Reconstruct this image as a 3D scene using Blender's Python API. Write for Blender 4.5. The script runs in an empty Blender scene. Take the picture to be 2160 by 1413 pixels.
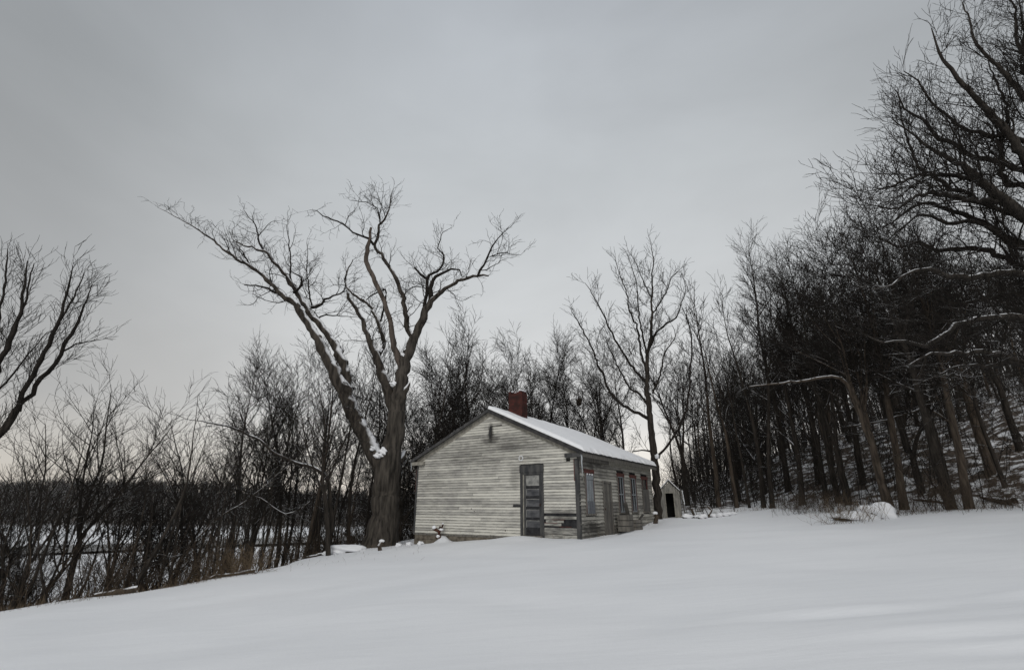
import bpy, math, random
import numpy as np
R = math.radians
sc = bpy.context.scene
COL = sc.collection

# ------------------------------------------------------------------ camera
EYE = 1.5
TH = R(19.07)
FPX = 1030.0
cam_d = bpy.data.cameras.new('camera')
cam_d.sensor_width = 36.0
cam_d.lens = 36.0 * FPX / 2160.0
cam_d.clip_end = 3000
cam = bpy.data.objects.new('camera', cam_d)
COL.objects.link(cam)
cam.location = (0, 0, EYE)
cam.rotation_euler = (R(90) + TH, 0, 0)
sc.camera = cam

# ------------------------------------------------------------------ exposure, world, sun
sc.view_settings.view_transform = 'Standard'
sc.view_settings.look = 'None'
sc.view_settings.gamma = 1
sc.view_settings.exposure = 0.0
SUN_EL, SUN_AZ = R(38), R(190)      # azimuth clockwise from +Y: behind the camera, veiled by cloud
w = bpy.data.worlds.new('World'); sc.world = w; w.use_nodes = True
nt = w.node_tree; nt.nodes.clear()
def wn(t): return nt.nodes.new(t)
tc = wn('ShaderNodeTexCoord'); sepd = wn('ShaderNodeSeparateXYZ')
nt.links.new(tc.outputs['Generated'], sepd.inputs[0])
# cloud deck: grey that brightens to the zenith, warm thin band low down
ramp = wn('ShaderNodeValToRGB'); el = ramp.color_ramp.elements
el[0].position = 0.0; el[0].color = (0.74, 0.66, 0.575, 1)
el[1].position = 1.0; el[1].color = (0.98, 1.0, 1.03, 1)
for p, c in ((0.06, (0.79, 0.745, 0.68)), (0.16, (0.62, 0.615, 0.60)), (0.36, (0.535, 0.548, 0.553)),
             (0.60, (0.465, 0.488, 0.505)), (0.82, (0.42, 0.447, 0.48)), (0.93, (0.80, 0.82, 0.86))):
    e = el.new(p); e.color = (*c, 1)
nt.links.new(sepd.outputs[2], ramp.inputs[0])
mp = wn('ShaderNodeMapping'); mp.inputs['Scale'].default_value = (1.0, 1.0, 2.2)
mp.inputs['Rotation'].default_value = (0.2, 0.35, 0.4)
nt.links.new(tc.outputs['Generated'], mp.inputs[0])
cl = wn('ShaderNodeTexNoise'); cl.inputs['Scale'].default_value = 2.0; cl.inputs['Detail'].default_value = 6
cl.inputs['Roughness'].default_value = 0.5; cl.inputs['Distortion'].default_value = 0.3
nt.links.new(mp.outputs[0], cl.inputs['Vector'])
mr = wn('ShaderNodeMapRange'); mr.inputs['From Min'].default_value = 0.3; mr.inputs['From Max'].default_value = 0.7
mr.inputs['To Min'].default_value = 0.92; mr.inputs['To Max'].default_value = 1.10
nt.links.new(cl.outputs[0], mr.inputs[0])
# a thinner, brighter stretch of cloud a little right of the big tree, and darker flanks
dotn = wn('ShaderNodeVectorMath'); dotn.operation = 'DOT_PRODUCT'
dv = np.array([0.10, 0.90, 0.42]); dv /= np.linalg.norm(dv)
dotn.inputs[1].default_value = tuple(dv)
nt.links.new(tc.outputs['Generated'], dotn.inputs[0])
mr2 = wn('ShaderNodeMapRange'); mr2.interpolation_type = 'SMOOTHSTEP'
mr2.inputs['From Min'].default_value = 0.62; mr2.inputs['From Max'].default_value = 1.0
mr2.inputs['To Min'].default_value = 0.76; mr2.inputs['To Max'].default_value = 1.22
nt.links.new(dotn.outputs['Value'], mr2.inputs[0])
# behind the camera the deck stays bright
mrb = wn('ShaderNodeMapRange'); mrb.interpolation_type = 'SMOOTHSTEP'
mrb.inputs['From Min'].default_value = 0.25; mrb.inputs['From Max'].default_value = -0.5
mrb.inputs['To Min'].default_value = 1.0; mrb.inputs['To Max'].default_value = 1.45
nt.links.new(dotn.outputs['Value'], mrb.inputs[0])
m1 = wn('ShaderNodeMath'); m1.operation = 'MULTIPLY'
nt.links.new(mr.outputs[0], m1.inputs[0]); nt.links.new(mr2.outputs[0], m1.inputs[1])
m2 = wn('ShaderNodeMath'); m2.operation = 'MULTIPLY'
nt.links.new(m1.outputs[0], m2.inputs[0]); nt.links.new(mrb.outputs[0], m2.inputs[1])
vm = wn('ShaderNodeVectorMath'); vm.operation = 'SCALE'
nt.links.new(ramp.outputs[0], vm.inputs[0]); nt.links.new(m2.outputs[0], vm.inputs['Scale'])
sky = wn('ShaderNodeTexSky'); sky.sky_type = 'NISHITA'; sky.sun_disc = False
sky.sun_elevation = SUN_EL; sky.sun_rotation = SUN_AZ
bg1 = wn('ShaderNodeBackground'); bg1.inputs[1].default_value = 0.05
bg2 = wn('ShaderNodeBackground'); bg2.inputs[1].default_value = 1.0
mixw = wn('ShaderNodeMixShader'); mixw.inputs[0].default_value = 0.93
nt.links.new(sky.outputs[0], bg1.inputs[0]); nt.links.new(vm.outputs[0], bg2.inputs[0])
nt.links.new(bg1.outputs[0], mixw.inputs[1]); nt.links.new(bg2.outputs[0], mixw.inputs[2])
wo = wn('ShaderNodeOutputWorld'); nt.links.new(mixw.outputs[0], wo.inputs[0])
sd = bpy.data.lights.new('sun', 'SUN'); sd.energy = 0.9; sd.angle = R(25); sd.color = (1, 0.97, 0.93)
so = bpy.data.objects.new('sun', sd); COL.objects.link(so)
so.rotation_euler = (R(90) - SUN_EL, 0, -SUN_AZ + R(180))

# ------------------------------------------------------------------ pixel maths (photo pixels, 2160 wide)
CT, ST = math.cos(TH), math.sin(TH)
def at(px, py, Y):
    """point seen at photo pixel (px,py) at forward distance Y; returns world point and metres per pixel"""
    a = (px - 1080) / FPX; b = (706 - py) / FPX
    dy = CT - b * ST; dz = ST + b * CT
    t = Y / dy
    return (a * t, Y, EYE + dz * t), t / FPX
def colX(px, Y): return (px - 1080) / (FPX / CT) * Y

# ------------------------------------------------------------------ materials
def mat(name, rough=0.9):
    m = bpy.data.materials.new(name); m.use_nodes = True
    n = m.node_tree.nodes; b = n['Principled BSDF']; b.inputs['Roughness'].default_value = rough
    b.inputs['Specular IOR Level'].default_value = 0.2
    return m, m.node_tree, b
def N(t, ty, **kw):
    n = t.nodes.new(ty)
    for k, v in kw.items():
        if k in n.inputs: n.inputs[k].default_value = v
        else: setattr(n, k, v)
    return n
def noise(t, scale, detail=4, vec=None, rough=0.55):
    n = N(t, 'ShaderNodeTexNoise'); n.inputs['Scale'].default_value = scale; n.inputs['Detail'].default_value = detail
    n.inputs['Roughness'].default_value = rough
    if vec is not None: t.links.new(vec, n.inputs['Vector'])
    return n.outputs[0]
def mapping(t, src, scale, rot=(0, 0, 0)):
    m = N(t, 'ShaderNodeMapping'); m.inputs['Scale'].default_value = scale; m.inputs['Rotation'].default_value = rot
    t.links.new(src, m.inputs[0]); return m.outputs[0]
def rng_(t, v, a, b, c=0.0, d=1.0, smooth=False):
    m = N(t, 'ShaderNodeMapRange'); m.clamp = True
    if smooth: m.interpolation_type = 'SMOOTHSTEP'
    for i, x in enumerate((a, b, c, d)): m.inputs[i + 1].default_value = x
    t.links.new(v, m.inputs[0]); return m.outputs[0]
def mth(t, op, a, b=None):
    m = N(t, 'ShaderNodeMath', operation=op)
    for i, x in enumerate((a, b)):
        if x is None: continue
        if isinstance(x, (int, float)): m.inputs[i].default_value = x
        else: t.links.new(x, m.inputs[i])
    return m.outputs[0]
def mixc(t, f, a, b):
    m = N(t, 'ShaderNodeMix', data_type='RGBA')
    if isinstance(f, (int, float)): m.inputs[0].default_value = f
    else: t.links.new(f, m.inputs[0])
    for i, x in ((6, a), (7, b)):
        if isinstance(x, tuple): m.inputs[i].default_value = (*x, 1)
        else: t.links.new(x, m.inputs[i])
    return m.outputs[2]
def bump(t, bsdf, h, strength, dist):
    b = N(t, 'ShaderNodeBump'); b.inputs['Strength'].default_value = strength; b.inputs['Distance'].default_value = dist
    t.links.new(h, b.inputs['Height']); t.links.new(b.outputs[0], bsdf.inputs['Normal'])
def objco(t): return N(t, 'ShaderNodeTexCoord').outputs['Object']
SNOWC = (0.82, 0.83, 0.85)

def plain(name, c1, c2, scale=8, rough=0.85, stretch=(1, 1, 1), bm_=0.3):
    m, t, b = mat(name, rough)
    v = mapping(t, objco(t), stretch)
    n1 = noise(t, scale, 6, v)
    f = rng_(t, n1, 0.35, 0.65)
    t.links.new(mixc(t, f, c1, c2), b.inputs['Base Color'])
    if bm_: bump(t, b, n1, bm_, 0.01)
    return m

def bark(name, c1, c2, snow_lo=0.62, snow_hi=0.8, nz=2.0, cover=(0.40, 0.55), fine=14):
    m, t, b = mat(name, 0.95)
    v = mapping(t, objco(t), (1, 1, 0.16))
    n1 = noise(t, fine, 5, v)
    col = mixc(t, rng_(t, n1, 0.35, 0.65), c1, c2)
    g = N(t, 'ShaderNodeNewGeometry'); s = N(t, 'ShaderNodeSeparateXYZ'); t.links.new(g.outputs['Normal'], s.inputs[0])
    up = rng_(t, s.outputs[2], snow_lo, snow_hi)
    n2 = noise(t, nz, 3, g.outputs['Position'])
    mk = mth(t, 'MULTIPLY', up, rng_(t, n2, cover[0], cover[1]))
    t.links.new(mixc(t, mk, col, SNOWC), b.inputs['Base Color'])
    bump(t, b, n1, 0.7, 0.03)
    return m
M = {}
M['bark'] = bark('bark_dark', (0.017, 0.0145, 0.012), (0.05, 0.042, 0.035), 0.45, 0.65)
M['bark_brown'] = bark('bark_brown', (0.032, 0.025, 0.019), (0.095, 0.075, 0.058), 0.4, 0.6, 2.5, (0.38, 0.5), 9)
M['bark_hero'] = bark('bark_furrowed', (0.022, 0.019, 0.016), (0.082, 0.070, 0.058), 0.22, 0.42, 3.0, (0.40, 0.48), 7)
M['bark_trunk'] = bark('trunk_furrowed', (0.02, 0.0175, 0.015), (0.085, 0.074, 0.062), 0.55, 0.7, 3.0, (0.45, 0.55), 7)
M['bark_dead'] = bark('dead_wood', (0.055, 0.046, 0.039), (0.14, 0.112, 0.093), 0.35, 0.55, 3.0, (0.45, 0.55), 6)
M['twig'] = bark('twig_bark', (0.012, 0.0105, 0.009), (0.03, 0.025, 0.021), 0.68, 0.88, 1.2, (0.50, 0.62))
M['oak'] = bark('oak_bark', (0.02, 0.0175, 0.015), (0.055, 0.047, 0.04), 0.5, 0.75, 2.0, (0.36, 0.5))
M['brush'] = bark('brush_stems', (0.04, 0.031, 0.024), (0.095, 0.072, 0.052), 0.8, 0.95, 1.0, (0.5, 0.66))
M['grass'] = plain('dry_grass', (0.10, 0.075, 0.05), (0.19, 0.14, 0.09), 3, 0.9, bm_=0)

# snow and forest floor on the terrain
m, t, b = mat('snow_ground', 0.75); M['ground'] = m
g = N(t, 'ShaderNodeNewGeometry')
att = N(t, 'ShaderNodeAttribute', attribute_name='litter')
n1 = noise(t, 1.6, 8, g.outputs['Position'], 0.7)
thr = mth(t, 'ADD', n1, mth(t, 'MULTIPLY', att.outputs['Fac'], 0.22))
lit = mth(t, 'MULTIPLY', rng_(t, thr, 0.60, 0.68), rng_(t, att.outputs['Fac'], 0.02, 0.2))
n2 = noise(t, 7, 6, g.outputs['Position'])
litc = mixc(t, rng_(t, n2, 0.35, 0.65), (0.03, 0.023, 0.017), (0.10, 0.075, 0.055))
n3 = noise(t, 0.22, 3, g.outputs['Position'])
snc = mixc(t, rng_(t, n3, 0.3, 0.7), (0.77, 0.785, 0.805), (0.83, 0.84, 0.855))
t.links.new(mixc(t, lit, snc, litc), b.inputs['Base Color'])
wv = mapping(t, g.outputs['Position'], (0.30, 1.5, 1), (0, 0, R(-9)))
h1 = noise(t, 0.8, 5, wv, 0.6)
h2 = noise(t, 18, 3, g.outputs['Position'])
h4 = noise(t, 70, 2, g.outputs['Position'])
hh = mth(t, 'ADD', h1, mth(t, 'ADD', mth(t, 'MULTIPLY', h2, 0.05), mth(t, 'MULTIPLY', h4, 0.035)))
bump(t, b, hh, 0.3, 0.12)
m, t, b = mat('snow', 0.75); M['snow'] = m
g = N(t, 'ShaderNodeNewGeometry'); n1 = noise(t, 5, 5, g.outputs['Position'])
t.links.new(mixc(t, rng_(t, n1, 0.3, 0.7), (0.83, 0.84, 0.86), (0.88, 0.885, 0.90)), b.inputs['Base Color'])
bump(t, b, n1, 0.35, 0.05)

# weathered clapboard paint; the 'shade' attribute is one value per board
def siding(name, paint, wood, bare_lo, bare_hi, stains=()):
    m, t, b = mat(name, 0.85)
    oc = objco(t)
    v1 = mapping(t, oc, (1.1, 1.1, 5.5)); v2 = mapping(t, oc, (3, 3, 45)); v3 = mapping(t, oc, (0.5, 0.5, 0.8))
    sh = N(t, 'ShaderNodeAttribute', attribute_name='shade').outputs['Fac']
    a = noise(t, 1.6, 8, v1, 0.7); c = noise(t, 4, 5, v2, 0.65); l = noise(t, 1.6, 4, v3)
    f = mth(t, 'ADD', mth(t, 'MULTIPLY', a, 0.55), mth(t, 'MULTIPLY', l, 0.45))
    f = mth(t, 'ADD', f, mth(t, 'MULTIPLY', mth(t, 'SUBTRACT', sh, 0.5), 0.16))
    bare = rng_(t, f, bare_lo, bare_hi)
    woodc = mixc(t, rng_(t, c, 0.3, 0.7), wood, tuple(x * 1.7 for x in wood))
    paintc = mixc(t, rng_(t, c, 0.3, 0.75), tuple(x * 0.74 for x in paint), paint)
    col = mixc(t, bare, woodc, paintc)
    # board to board tone
    hsv = N(t, 'ShaderNodeHueSaturation'); t.links.new(col, hsv.inputs['Color'])
    t.links.new(rng_(t, sh, 0, 1, 0.87, 1.06), hsv.inputs['Value'])
    col = hsv.outputs[0]
    lap = N(t, 'ShaderNodeAttribute', attribute_name='lap').outputs['Fac']      # lap shadow painted into the colour along each board's drip edge
    lap_shade = mth(t, 'MULTIPLY', rng_(t, lap, 0.30, 0.10), rng_(t, noise(t, 3, 4, v1), 0.3, 0.65, 0.2, 0.9))
    col = mixc(t, lap_shade, col, tuple(x * 0.33 for x in wood))
    sep = N(t, 'ShaderNodeSeparateXYZ'); t.links.new(oc, sep.inputs[0])
    for (cx, cz, rx, rz, amt, sc_) in stains:     # old water and soot stains with a place of their own on the boards
        dx = mth(t, 'DIVIDE', mth(t, 'SUBTRACT', sep.outputs[0] if sc_ == 'x' else sep.outputs[1], cx), rx)
        dz = mth(t, 'DIVIDE', mth(t, 'SUBTRACT', sep.outputs[2], cz), rz)
        d2 = mth(t, 'ADD', mth(t, 'MULTIPLY', dx, dx), mth(t, 'MULTIPLY', dz, dz))
        d2 = mth(t, 'ADD', d2, mth(t, 'MULTIPLY', mth(t, 'SUBTRACT', a, 0.5), 2.4))
        k = rng_(t, d2, 1.1, 0.0, 0, amt, True)
        col = mixc(t, k, col, (0.045, 0.042, 0.038))
    t.links.new(col, b.inputs['Base Color'])
    bump(t, b, c, 0.5, 0.004)
    return m
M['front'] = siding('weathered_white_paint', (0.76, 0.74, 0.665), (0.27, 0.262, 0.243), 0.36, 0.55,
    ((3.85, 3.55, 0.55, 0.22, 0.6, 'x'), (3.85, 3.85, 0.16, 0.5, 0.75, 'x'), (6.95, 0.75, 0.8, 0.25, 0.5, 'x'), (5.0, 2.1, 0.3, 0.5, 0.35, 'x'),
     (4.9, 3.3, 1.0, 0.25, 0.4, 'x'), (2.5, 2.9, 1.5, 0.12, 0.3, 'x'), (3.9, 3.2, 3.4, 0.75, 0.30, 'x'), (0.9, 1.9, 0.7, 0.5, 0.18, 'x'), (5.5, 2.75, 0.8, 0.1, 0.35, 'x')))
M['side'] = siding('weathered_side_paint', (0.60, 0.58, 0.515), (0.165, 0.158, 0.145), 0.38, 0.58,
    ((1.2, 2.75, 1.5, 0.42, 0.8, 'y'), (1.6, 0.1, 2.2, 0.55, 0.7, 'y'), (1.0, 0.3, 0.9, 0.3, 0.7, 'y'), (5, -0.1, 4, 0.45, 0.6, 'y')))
M['trim_dark'] = plain('grey_trim', (0.04, 0.041, 0.043), (0.095, 0.093, 0.09), 6, 0.85, (1, 1, 0.3))
M['trim_bare'] = plain('bare_grey_wood', (0.10, 0.094, 0.085), (0.20, 0.187, 0.165), 9, 0.85, (1, 1, 0.2))
M['trim_pale'] = plain('pale_trim', (0.20, 0.19, 0.165), (0.36, 0.34, 0.29), 9, 0.85, (1, 1, 1))
M['red'] = plain('flaking_red_paint', (0.06, 0.038, 0.033), (0.15, 0.052, 0.045), 12, 0.85)
M['blueboard'] = plain('bluish_boards', (0.17, 0.185, 0.20), (0.30, 0.32, 0.335), 9, 0.85, (1, 1, 0.15))
M['bluedk'] = plain('dim_bluish_boards', (0.08, 0.085, 0.095), (0.17, 0.18, 0.195), 9, 0.85, (1, 1, 0.15))
M['dark'] = plain('dark_void', (0.008, 0.008, 0.008), (0.012, 0.012, 0.011), 3, 0.95, bm_=0)
M['door'] = plain('door_grey_paint', (0.045, 0.047, 0.052), (0.12, 0.12, 0.125), 6, 0.7, (0.5, 0.5, 1))
M['doorpale'] = plain('door_pale_panel', (0.16, 0.16, 0.155), (0.36, 0.355, 0.33), 6, 0.7)
M['doordk'] = plain('door_dark_rail', (0.014, 0.014, 0.016), (0.04, 0.04, 0.042), 6, 0.7)
M['outwood'] = plain('weathered_grey_boards', (0.17, 0.163, 0.148), (0.33, 0.315, 0.28), 9, 0.85, (1, 1, 0.2))
M['ply'] = plain('grey_plywood', (0.075, 0.072, 0.068), (0.13, 0.122, 0.11), 4, 0.85, (1, 1, 0.4))
M['stone'] = plain('foundation_block', (0.09, 0.078, 0.062), (0.20, 0.175, 0.14), 5, 0.95)
M['rock'] = plain('rock', (0.05, 0.047, 0.043), (0.12, 0.11, 0.10), 6, 0.95)
M['iron'] = plain('rusty_iron', (0.03, 0.016, 0.012), (0.085, 0.035, 0.022), 12, 0.8)
M['tin'] = plain('roof_tin', (0.022, 0.022, 0.023), (0.06, 0.057, 0.055), 5, 0.6)
m, t, b = mat('window_glass', 0.12); M['glass'] = m
b.inputs['Base Color'].default_value = (0.02, 0.025, 0.028, 1); b.inputs['Specular IOR Level'].default_value = 0.5
m, t, b = mat('ice', 0.25); M['ice'] = m
b.inputs['Base Color'].default_value = (0.52, 0.55, 0.57, 1); b.inputs['Specular IOR Level'].default_value = 0.5
b.inputs['Transmission Weight'].default_value = 0.3
m, t, b = mat('river_water', 0.35); M['water'] = m
g = N(t, 'ShaderNodeNewGeometry'); n1 = noise(t, 0.12, 5, mapping(t, g.outputs['Position'], (0.3, 1.6, 1)))
t.links.new(mixc(t, rng_(t, n1, 0.4, 0.6), (0.085, 0.086, 0.087), (0.17, 0.172, 0.175)), b.inputs['Base Color'])
m, t, b = mat('red_brick', 0.9); M['brick'] = m
oc = objco(t)
sp = N(t, 'ShaderNodeSeparateXYZ'); t.links.new(oc, sp.inputs[0])
cb = N(t, 'ShaderNodeCombineXYZ'); t.links.new(mth(t, 'ADD', sp.outputs[0], sp.outputs[1]), cb.inputs[0]); t.links.new(sp.outputs[2], cb.inputs[1])
bt = N(t, 'ShaderNodeTexBrick'); t.links.new(cb.outputs[0], bt.inputs[0])
bt.inputs['Color1'].default_value = (0.10, 0.026, 0.021, 1); bt.inputs['Color2'].default_value = (0.055, 0.016, 0.013, 1)
bt.inputs['Mortar'].default_value = (0.045, 0.035, 0.03, 1); bt.inputs['Scale'].default_value = 1
bt.inputs['Brick Width'].default_value = 0.21; bt.inputs['Row Height'].default_value = 0.075; bt.inputs['Mortar Size'].default_value = 0.007
nb = noise(t, 3, 5, oc)
t.links.new(mixc(t, rng_(t, nb, 0.42, 0.7), bt.outputs[0], (0.028, 0.016, 0.014)), b.inputs['Base Color'])
bump(t, b, bt.outputs['Fac'], -0.5, 0.01)

# ------------------------------------------------------------------ object helpers
def link(o): COL.objects.link(o); return o
def empty(name, loc=(0, 0, 0), rz=0.0):
    o = bpy.data.objects.new(name, None); o.location = loc; o.rotation_euler = (0, 0, rz); o.empty_display_size = 0.3
    return link(o)
def tag(o, label=None, cat=None, group=None, kind=None):
    for k, v in (('label', label), ('category', cat), ('group', group), ('kind', kind)):
        if v: o[k] = v
    return o
class MB:
    def __init__(s): s.v = []; s.f = []; s.sh = []; s.lap = []
    def add(s, vs, fs, shade=0.5):
        o = len(s.v); s.v += [tuple(p) for p in vs]; s.f += [tuple(i + o for i in f) for f in fs]; s.sh += [shade] * len(vs); return s
    def box(s, x0, x1, y0, y1, z0, z1, shade=0.5):
        return s.add([(x0, y0, z0), (x1, y0, z0), (x1, y1, z0), (x0, y1, z0), (x0, y0, z1), (x1, y0, z1), (x1, y1, z1), (x0, y1, z1)],
              [(3, 2, 1, 0), (4, 5, 6, 7), (0, 1, 5, 4), (1, 2, 6, 5), (2, 3, 7, 6), (3, 0, 4, 7)], shade)
    def hexa(s, p, shade=0.5):   # p: 8 points, bottom ring then top ring
        return s.add(p, [(3, 2, 1, 0), (4, 5, 6, 7), (0, 1, 5, 4), (1, 2, 6, 5), (2, 3, 7, 6), (3, 0, 4, 7)], shade)
    def prism(s, poly, n):       # extrude polygon by vector n
        k = len(poly); q = [tuple(a + b for a, b in zip(p, n)) for p in poly]
        return s.add(poly + q, [tuple(range(k))[::-1], tuple(range(k, 2 * k))] + [(i, (i + 1) % k, k + (i + 1) % k, k + i) for i in range(k)])
    def build(s, name, m, parent=None, smooth=False, bevel=0):
        me = bpy.data.meshes.new(name); me.from_pydata(s.v, [], s.f); me.materials.append(m)
        a = me.attributes.new('shade', 'FLOAT', 'POINT'); a.data.foreach_set('value', s.sh)
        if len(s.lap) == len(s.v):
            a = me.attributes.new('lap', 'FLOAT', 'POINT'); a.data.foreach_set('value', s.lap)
        if smooth: me.polygons.foreach_set('use_smooth', [True] * len(s.f))
        o = link(bpy.data.objects.new(name, me))
        if parent: o.parent = parent
        if bevel:
            bm_ = o.modifiers.new('b', 'BEVEL'); bm_.width = bevel; bm_.segments = 2
        return o
def np_mesh(name, V, Fq, m, parent=None, smooth=True):
    """V (n,3); Fq (k,4) or (k,3)"""
    me = bpy.data.meshes.new(name); V = np.asarray(V, dtype=np.float32); F = np.asarray(Fq, dtype=np.int32)
    me.vertices.add(len(V)); me.vertices.foreach_set('co', V.ravel())
    k = F.shape[1]; me.loops.add(F.size); me.loops.foreach_set('vertex_index', F.ravel())
    me.polygons.add(len(F)); me.polygons.foreach_set('loop_start', np.arange(0, F.size, k, dtype=np.int32))
    me.polygons.foreach_set('use_smooth', np.full(len(F), smooth))
    me.materials.append(m); me.update(calc_edges=True)
    o = link(bpy.data.objects.new(name, me))
    if parent: o.parent = parent
    return o
def tubes(branches, sides_of):
    """branches: list of (pts list, radii list). numpy tube mesh, returns V,F(quads)"""
    VV = []; FF = []; base = 0
    groups = {}
    for pts, rad in branches: groups.setdefault((len(pts), sides_of(rad[0])), []).append((pts, rad))
    for (n, k), bs in groups.items():
        P = np.array([b_[0] for b_ in bs], dtype=np.float64); Rr = np.array([b_[1] for b_ in bs], dtype=np.float64)
        T = np.gradient(P, axis=1); T /= (np.linalg.norm(T, axis=2, keepdims=True) + 1e-9)
        ax = P[:, -1] - P[:, 0]; ax /= (np.linalg.norm(ax, axis=1, keepdims=True) + 1e-9)
        ref = np.where(np.abs(ax[:, 2:3]) > 0.8, np.array([[1.0, 0.13, 0]]), np.array([[0.0, 0.1, 1.0]]))
        A = np.cross(T, ref[:, None, :]); A /= (np.linalg.norm(A, axis=2, keepdims=True) + 1e-9); B = np.cross(T, A)
        th = np.arange(k) * 2 * math.pi / k
        ring = P[:, :, None, :] + Rr[:, :, None, None] * (A[:, :, None, :] * np.cos(th)[None, None, :, None] + B[:, :, None, :] * np.sin(th)[None, None, :, None])
        m_ = len(bs); V = ring.reshape(-1, 3)
        idx = np.arange(m_ * n * k).reshape(m_, n, k) + base
        a = idx[:, :-1, :]; b_ = idx[:, 1:, :]
        F = np.stack([a, np.roll(a, -1, axis=2), np.roll(b_, -1, axis=2), b_], axis=3).reshape(-1, 4)
        VV.append(V); FF.append(F); base += len(V)
    return np.concatenate(VV), np.concatenate(FF)
def sides(r): return 12 if r > 0.12 else 8 if r > 0.05 else 5 if r > 0.018 else 4 if r > 0.008 else 3

# ------------------------------------------------------------------ terrain
def smooth(x, a, b):
    t_ = np.clip((x - a) / (b - a), 0, 1); return t_ * t_ * (3 - 2 * t_)
def hpx(px, py, Y):
    p, _ = at(px, py, Y); return (p[0], Y, p[2])
CP = [(0, 0, 0.03), (-4, 0, -0.32), (5, 0, 0.38), (-9, 3, -0.72), (12, 4, 0.85), (0, 8, 0.10), (7, 9, 0.60), (-6, 9, -0.40),
      hpx(1221, 1134, 18.0), hpx(877, 1148, 22.0), hpx(1050, 1134, 20.0), hpx(1373, 1093, 25.0), hpx(1340, 1108, 23.3),
      hpx(0, 1287, 12.5), hpx(250, 1255, 13.2), hpx(500, 1216, 15.2), hpx(700, 1167, 21.0), (-18, 6, -1.7), (-16, -6, -1.4),
      hpx(2160, 1072, 16.0), hpx(1850, 1096, 16.5), hpx(1660, 1074, 25.0), hpx(1560, 1080, 27.5), hpx(1430, 1092, 28.5), hpx(1500, 1092, 24),
      (20, 4, 1.5), (20, -8, 1.2), (-3, 30, 0.0), (8, 45, 1.0), (16, 40, 1.9), (0, -12, -0.1), (25, 20, 2.0)]
CPa = np.array(CP)
def tps_k(d2): return 0.5 * d2 * np.log(d2 + 1e-6)
def tps_fit(P, lam=2.0):
    n = len(P); d2 = ((P[:, None, :2] - P[None, :, :2]) ** 2).sum(2)
    K = tps_k(d2) + lam * np.eye(n); Q = np.c_[np.ones(n), P[:, :2]]
    A = np.zeros((n + 3, n + 3)); A[:n, :n] = K; A[:n, n:] = Q; A[n:, :n] = Q.T
    return np.linalg.solve(A, np.r_[P[:, 2], 0, 0, 0])
WT = tps_fit(CPa)
def field(X, Y):
    X_ = np.clip(X, -22, 26); Y_ = np.clip(Y, -14, 46)
    d2 = (X_[..., None] - CPa[:, 0]) ** 2 + (Y_[..., None] - CPa[:, 1]) ** 2
    n = len(CPa)
    return tps_k(d2) @ WT[:n] + WT[n] + WT[n + 1] * X_ + WT[n + 2] * Y_
EDGE = [(-60, -80), (-30, -20), (-19, 6), (-12.6, 12.7), (-9.9, 13.6), (-8.2, 15.4), (-7.6, 21.4), (-6.0, 25.5), (-2.5, 33), (3, 44), (9, 60), (20, 95), (60, 200)]
def edge_dist(X, Y):
    """signed distance to bank edge, positive on the river side"""
    best = np.full(X.shape, 1e9); sgn = np.ones(X.shape)
    for (x0, y0), (x1, y1) in zip(EDGE[:-1], EDGE[1:]):
        dx, dy = x1 - x0, y1 - y0; L2 = dx * dx + dy * dy
        t_ = np.clip(((X - x0) * dx + (Y - y0) * dy) / L2, 0, 1)
        d = np.hypot(X - x0 - t_ * dx, Y - y0 - t_ * dy)
        cr = dx * (Y - y0) - dy * (X - x0)
        u = d < best; best = np.where(u, d, best); sgn = np.where(u, np.sign(cr), sgn)
    return best * sgn
FLOOD = EYE - 9.5
def wob(X, Y, s, k=0): return np.sin(X * s + 1.3 * k + 1.7 * np.sin(Y * s * 0.7 + k)) * np.sin(Y * s * 1.13 + 0.6 * k + 1.1 * np.sin(X * s * 0.8))
def hill_e(X, Y): return X - np.interp(Y, [-20, 10, 16, 22, 28, 60, 140, 300], [20, 18.5, 16.8, 15.5, 14.6, 17, 40, 120])
def terrain(X, Y):
    X = np.asarray(X, float); Y = np.asarray(Y, float)
    z = field(X, Y)
    z = z + 0.035 * wob(X, Y, 0.5) + 0.012 * wob(X, Y, 1.7, 2)
    e = np.maximum(hill_e(X, Y), 0)
    rise = np.where(e < 60, 0.29 * e, 17.4 + 0.12 * (e - 60)) * smooth(e, -1, 4)
    z = z + rise + smooth(e, 0, 8) * (0.35 * wob(X, Y, 0.35, 3) + 0.18 * wob(X, Y, 1.1, 1))
    d = edge_dist(X, Y) + 0.35 * wob(X, Y, 0.8, 5)
    low = FLOOD + 0.25 * wob(X, Y, 0.05, 4)
    k = smooth(d, -0.6, 17); k = np.where(d < 0, k, k ** 0.8)
    z = z * (1 - k) + low * k
    # far hill across the river
    rid = 1.5 + 9 * np.exp(-((X + 330) / 130) ** 2) + 1.6 * np.sin(X / 47.0) + 0.8 * np.sin(X / 19.0)
    far = smooth(Y + 0.10 * X, 205, 340) * (rid + 9)
    far2 = smooth(-X - 0.05 * Y, 330, 460) * 6
    return z + (far + far2) * smooth(d, 5, 30)
def tz(x, y): return float(terrain(np.array([x]), np.array([y]))[0])
def axis(segs):
    out = []
    for a, b, st in segs: out += list(np.arange(a, b, st))
    return np.array(out + [segs[-1][1]])
gx = axis([(-900, -200, 35), (-200, -60, 7), (-60, -24, 2), (-24, -14, 0.6), (-14, 18, 0.16), (18, 40, 0.8), (40, 120, 4), (120, 900, 40)])
gy = axis([(-120, -20, 10), (-20, 0, 1.5), (0, 3, 0.3), (3, 9, 0.1), (9, 30, 0.2), (30, 60, 0.8), (60, 200, 5), (200, 380, 8), (380, 1200, 40)])
GX, GY = np.meshgrid(gx, gy)
GZ = terrain(GX, GY)
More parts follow.
